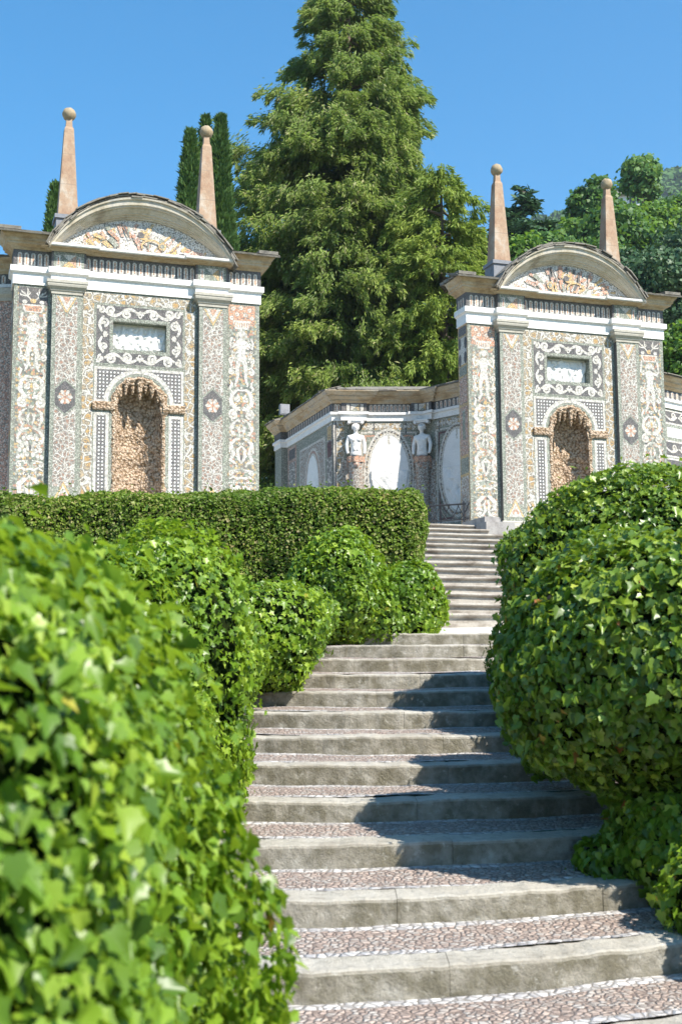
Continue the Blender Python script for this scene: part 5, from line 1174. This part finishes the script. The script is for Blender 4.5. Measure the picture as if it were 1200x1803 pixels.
def cypress(px, D, top_y, wpx, mat, seed, label, base_y=520, n=26000, L=.34):
    rng = np.random.default_rng(seed); root, base = tree_root('italian_cypress', px, 900, D, label, group='slender Italian cypresses behind the left pavilion'); H = zat(top_y, D)-base[2]; Rw = wpx/2*D/F
    no = Noise(seed, 1.6); h = rng.random(n)**.9; az = rng.uniform(0, 2*PI, n); pr = np.interp(h, [0,.12,.6,.8,.9,.96,1], [.6,.9,1.0,.80,.45,.20,.02])*Rw
    d = np.stack([np.cos(az), np.sin(az), 0*az], -1); X = d*pr[:, None]; X[:,2] = h*H
    k = 1+.16*no(X*np.array([1,1,.55])); X[:, :2] *= (k*(1-np.abs(rng.normal(size=n))*.10))[:, None]
    V, Fa = blades(X, d*.35+np.array([0,0,1.0])+rng.normal(size=(n,3))*.25, L, .055, rng, 0)
    np_mesh('crown', V, [Fa], [0], [mat], False, root)
    nu = 24; rows = [[(np.interp(h_, [0,.12,.6,.8,.9,.96,1], [.6,.9,1.0,.80,.42,.15,.02])*Rw*.80*math.cos(a), np.interp(h_, [0,.12,.6,.8,.9,.96,1], [.6,.9,1.0,.80,.42,.15,.02])*Rw*.80*math.sin(a), h_*H) for a in np.linspace(0,2*PI,17)] for h_ in np.linspace(0,.985,nu)]
    mb = MB(); mb.grid(rows, 0, True); mb.build('inner_core', [M['core']], root); trunk_mesh('trunk', base, H*.5, .25, .1, root)  # solid dark shell inside the crown, painted as its shaded depth
cypress(330, 47, 206, 50, cyp_m, 311, 'slim cypress just left of the right obelisk of the left pavilion')
cypress(358, 51, 180, 46, cyp_m, 312, 'tall cypress directly behind the right obelisk of the left pavilion')
cypress(385, 49, 178, 60, cyp_m, 313, 'darker cypress between that obelisk and the giant conifer')
cypress(88, 45, 308, 56, cyp_m, 314, 'short cypress beside the left obelisk of the left pavilion')
def broad(name, px, py0, py1, wpx, D, mat, seed, label, n=9000, size=.45, nb=9, cat='tree', group=None, open_=.0, flat=1.0):
    """broadleaf tree: crown built of leafy clumps round forking limbs"""
    rng = np.random.default_rng(seed); root, base = tree_root(name, px, py1, D, label, cat, group)
    zt, zb_ = zat(py0, D), zat(py1, D); H = zt-base[2]; cw = wpx/2*D/F; c = np.array([0,0,(zt+zb_)/2-base[2]]); ch = (zt-zb_)/2
    P = []; Dn = []; limbs = []; n = int(n*2.4); size = size*.62; m = max(14, nb*7)
    for i in range(m):
        d = unit(rng.normal(size=3)); d[2] = d[2] if rng.random() < .7 else abs(d[2]); k = rng.uniform(.45, .95); cc = c+(d[0]*R0*cw+d[1]*FH*cw)*k+np.array([0,0,d[2]*ch*k]); rr = rng.uniform(.14,.30)*min(cw, ch)*(1+.35*(1-open_)); q = int(n/m)
        u = unit(rng.normal(size=(q,3))); X = cc+u*rr*np.array([1.3,1.3,.75*flat])*(1.1+rng.normal(size=(q,1))*.42); P.append(X); Dn.append(u)
        if i % 3 == 0: limbs.append(((0,0,max(H*.25, c[2]-ch*.9)), tuple(cc), .03*H*.4, .03))
    P = np.concatenate(P); Dn = np.concatenate(Dn); T = unit(Dn+rng.normal(size=P.shape)*.6+[0,0,.3]); nn_ = len(P)
    B_ = basis(T, rng.normal(size=P.shape)); s_ = size*rng.uniform(.5,1.2,nn_); q4 = np.array([(-.5,-.5,0),(.5,-.4,.1),(.55,.5,0),(-.4,.55,.1)])
    V = (np.einsum('nij,kj->nki', B_, q4)*s_[:, None, None]+P[:, None]).reshape(-1,3)
    np_mesh('crown', V, [np.arange(4*nn_).reshape(-1,4)], [0], [mat], False, root); trunk_mesh('trunk', base, max(c[2], 2.0), min(.45, H*.03), .14, root, limbs)
bl_a = leafmat('broad_leaf_mid', [(.035,.085,.025),(.05,.12,.03),(.075,.155,.035),(.10,.19,.04)], .5, .25, (.3,.55,.05), .3, nscale=.15)
bl_b = leafmat('broad_leaf_light', [(.06,.13,.025),(.09,.18,.03),(.13,.24,.035)], .5, .3, (.4,.65,.05), .3, nscale=.15)
bl_d = leafmat('broad_leaf_dark', [(.025,.065,.025),(.04,.09,.035),(.06,.12,.05),(.08,.14,.07)], .5, .12, (.15,.3,.05), .3, nscale=.2)
bl_c = leafmat('robinia_leaf', [(.08,.17,.05),(.12,.23,.06),(.10,.20,.05)], .5, .3, (.35,.55,.1), .3, nscale=.2)
GRP = 'trees on the wooded slope behind the right pavilion'
for a_ in ((1130,280,362,62,118,bl_c,321,'airy feathery tree standing tallest on the skyline beside the small white house',7000,.55,.6),
    (1050,326,440,84,105,bl_a,322,'open leafy tree on the skyline around the right obelisk of the right pavilion',7000,.5,.5),
    (1085,380,500,130,98,bl_a,323,'dense mid green tree below the small white house',9000,.5,0),
    (1000,398,480,90,100,bl_b,324,'bright green tree between the two obelisks of the right pavilion',7000,.5,.1),
    (1150,372,490,110,108,bl_b,325,'bright feathery tree high at the right edge below the far hill',8000,.5,.2),
    (1206,352,480,110,112,bl_a,326,'mid green tree cut by the right frame edge below the far ridge',7000,.5,.2),
    (960,425,520,110,80,bl_a,327,'small dark green tree behind the crown of the right pediment',6000,.4,0),
    (920,430,520,80,78,bl_b,328,'light green bush-like tree under the layered cedar',5000,.4,.1),
    (1175,450,610,130,70,bl_d,329,'dark evergreen oak at the right edge above the wing wall',11000,.33,0),
    (1110,450,600,110,74,bl_d,330,'dark evergreen oak behind the right obelisk base',9000,.35,0),
    (1190,575,700,90,55,bl_b,331,'bright low shrub right of the right pavilion over the wing roof',4000,.25,0),
    (1055,430,560,110,84,bl_a,332,'shaded green tree right behind the right pediment',7000,.4,0),
    (1230,400,560,150,90,bl_d,333,'dark tree mass beyond the right frame edge',6000,.4,0)):
    px, y0, y1, wp_, D, mt, sd_, lb, n, sz, op = a_; broad('broadleaf_tree', px, y0, y1, wp_, D, mt, sd_, lb, n=n, size=sz, open_=op, group=GRP)
# layered cedar
def cedar(px, D, top_y, seed):
    rng = np.random.default_rng(seed); root, base = tree_root('cedar_tree', px, 500, D, 'layered flat-topped cedar with horizontal boughs between the giant conifer and the wooded hill'); H = zat(top_y, D)-base[2]; P = []; limbs = []
    zlow = zat(520, D)-base[2]
    for i in range(64):
        f = rng.random(); h = zlow+(H-zlow)*f; Rm = np.interp(f, [0,.3,.6,.85,1], [92,86,60,40,10])*D/F*rng.uniform(.6,1.08); az = rng.uniform(0,2*PI); dh = R0*math.cos(az)+FH*math.sin(az); lt = np.cross(dh,[0,0,1]); up_ = rng.uniform(.02,.28)
        limbs.append(((0,0,h), tuple(dh*Rm*.9+np.array([0,0,h+Rm*up_])), .16, .04)); m = int(190*Rm/3)
        t = 1-rng.random(m)**1.1*.85; X = dh*Rm*t[:, None]+lt*(rng.normal(size=m)*.22*Rm*(1.15-.6*t))[:, None]; X[:,2] += h+Rm*t*up_+rng.normal(size=m)*.10-.05*Rm*t*t; P.append(X)
    P = np.concatenate(P); d = rng.normal(size=P.shape)*np.array([1,1,.25]); V, Fa = blades(P, d, .62, .10, rng, -.15)
    np_mesh('crown', V, [Fa], [0], [bl_d2], False, root); trunk_mesh('trunk', base, H*.97, .6, .08, root, limbs)
bl_d2 = leafmat('cedar_needles', [(.025,.06,.028),(.04,.09,.04),(.06,.12,.05)], .6, .1, (.15,.3,.08), .2)
cedar(922, 88, 334, 341)
# far wooded hill: tree crowns too many to count
def forest():
    rng = np.random.default_rng(400); V = []; n = 0; C_ = []
    for D0, D1, cnt, a0, a1, sz in ((150, 330, 800, -.05, .36, 4.2), (330, 1000, 3800, .0, .36, 6.0)):
        D = np.sqrt(rng.uniform(D0**2, D1**2, cnt)); a = rng.uniform(a0, a1, cnt); P = FH*D[:, None]+R0*(D*a)[:, None]; P[:,2] = ground(P); C_.append(np.concatenate([P, (sz*rng.uniform(.6,1.3,cnt))[:, None]], 1))
    C_ = np.concatenate(C_); m = 62; d = unit(rng.normal(size=(len(C_), m, 3))); d[..., 2] = np.abs(d[..., 2])*.9-.15
    X = C_[:, None, :3]+d*C_[:, None, 3:]*np.array([1,1,.9])*rng.uniform(.8,1.08,(len(C_), m, 1))+np.array([0,0,1])*C_[:, None, 3:]*.5
    X = X.reshape(-1,3); T = unit(d.reshape(-1,3)+rng.normal(size=X.shape)*.45); B_ = basis(T, rng.normal(size=X.shape)); s_ = np.repeat(C_[:,3]*.42, m)*rng.uniform(.6,1.2,len(X)); q4 = np.array([(-.5,-.5,0),(.5,-.4,.1),(.55,.5,0),(-.4,.55,.1)])
    V = (np.einsum('nij,kj->nki', B_, q4)*s_[:, None, None]+X[:, None]).reshape(-1,3); base = C_[:, :3].mean(0)
    tag(np_mesh('forest', V-base, [np.arange(4*len(X)).reshape(-1,4)], [0], [far_m], False, None, tuple(base)), 'distant wooded hillside of countless tree crowns fading to blue', 'forest', kind='stuff')
far_m = leafmat('far_foliage', [(.05,.11,.03),(.07,.15,.04),(.10,.19,.05),(.06,.12,.045)], .7, .1, (.2,.4,.05), .1, nscale=.02)
forest()
# small white house high on the slope
def house():
    D = 150; p_ = pt(1108, 372, D); z0 = zat(395, D); z1 = zat(361, D); w_ = 2.6; o = empty('white_house', (p_[0], p_[1], z0), -.5)
    tag(o, 'small white house with a grey pitched roof half hidden among trees on the slope', 'house'); h = z1-z0
    mb = MB(); mb.box(-w_, w_, -2.2, 2.2, -3, h); mb.add([(-w_,-2.2,h),(-w_,2.2,h),(-w_,0,h+1.2)], [(0,1,2)]); mb.add([(w_,-2.2,h),(w_,2.2,h),(w_,0,h+1.2)], [(2,1,0)]); mb.build('wall', [M['bandst']], o)
    rf = MB(); 
    for s in (-1, 1): rf.obox((0, s*1.25, h+.62), (w_+.4,0,0), (0,1.45,-s*.75), (0,.05,.08)); 
    rf.build('roof', [M['slate']], o)
    for x in (-1.7, 0.2, 1.9):
        wd = MB(); wd.box(x-.35, x+.35, -2.24, -2.19, h-1.7, h-.5); wd.build('window', [M['dark']], o)
house()

# ---------------------------------------------------------------- air: thin even haze round everything
hz = MB(); hz.box(-4300, 4300, -4300, 4300, -8, 480); hm = bpy.data.materials.new('haze_air'); hm.use_nodes = True; nt = hm.node_tree; nt.nodes.remove(nt.nodes['Principled BSDF'])
pv = nt.nodes.new('ShaderNodeVolumePrincipled'); pv.inputs['Color'].default_value = (.80,.88,1.0,1); pv.inputs['Density'].default_value = .0002; pv.inputs['Anisotropy'].default_value = .3
nt.links.new(pv.outputs[0], nt.nodes['Material Output'].inputs['Volume']); tag(hz.build('haze', [hm]), kind='stuff')
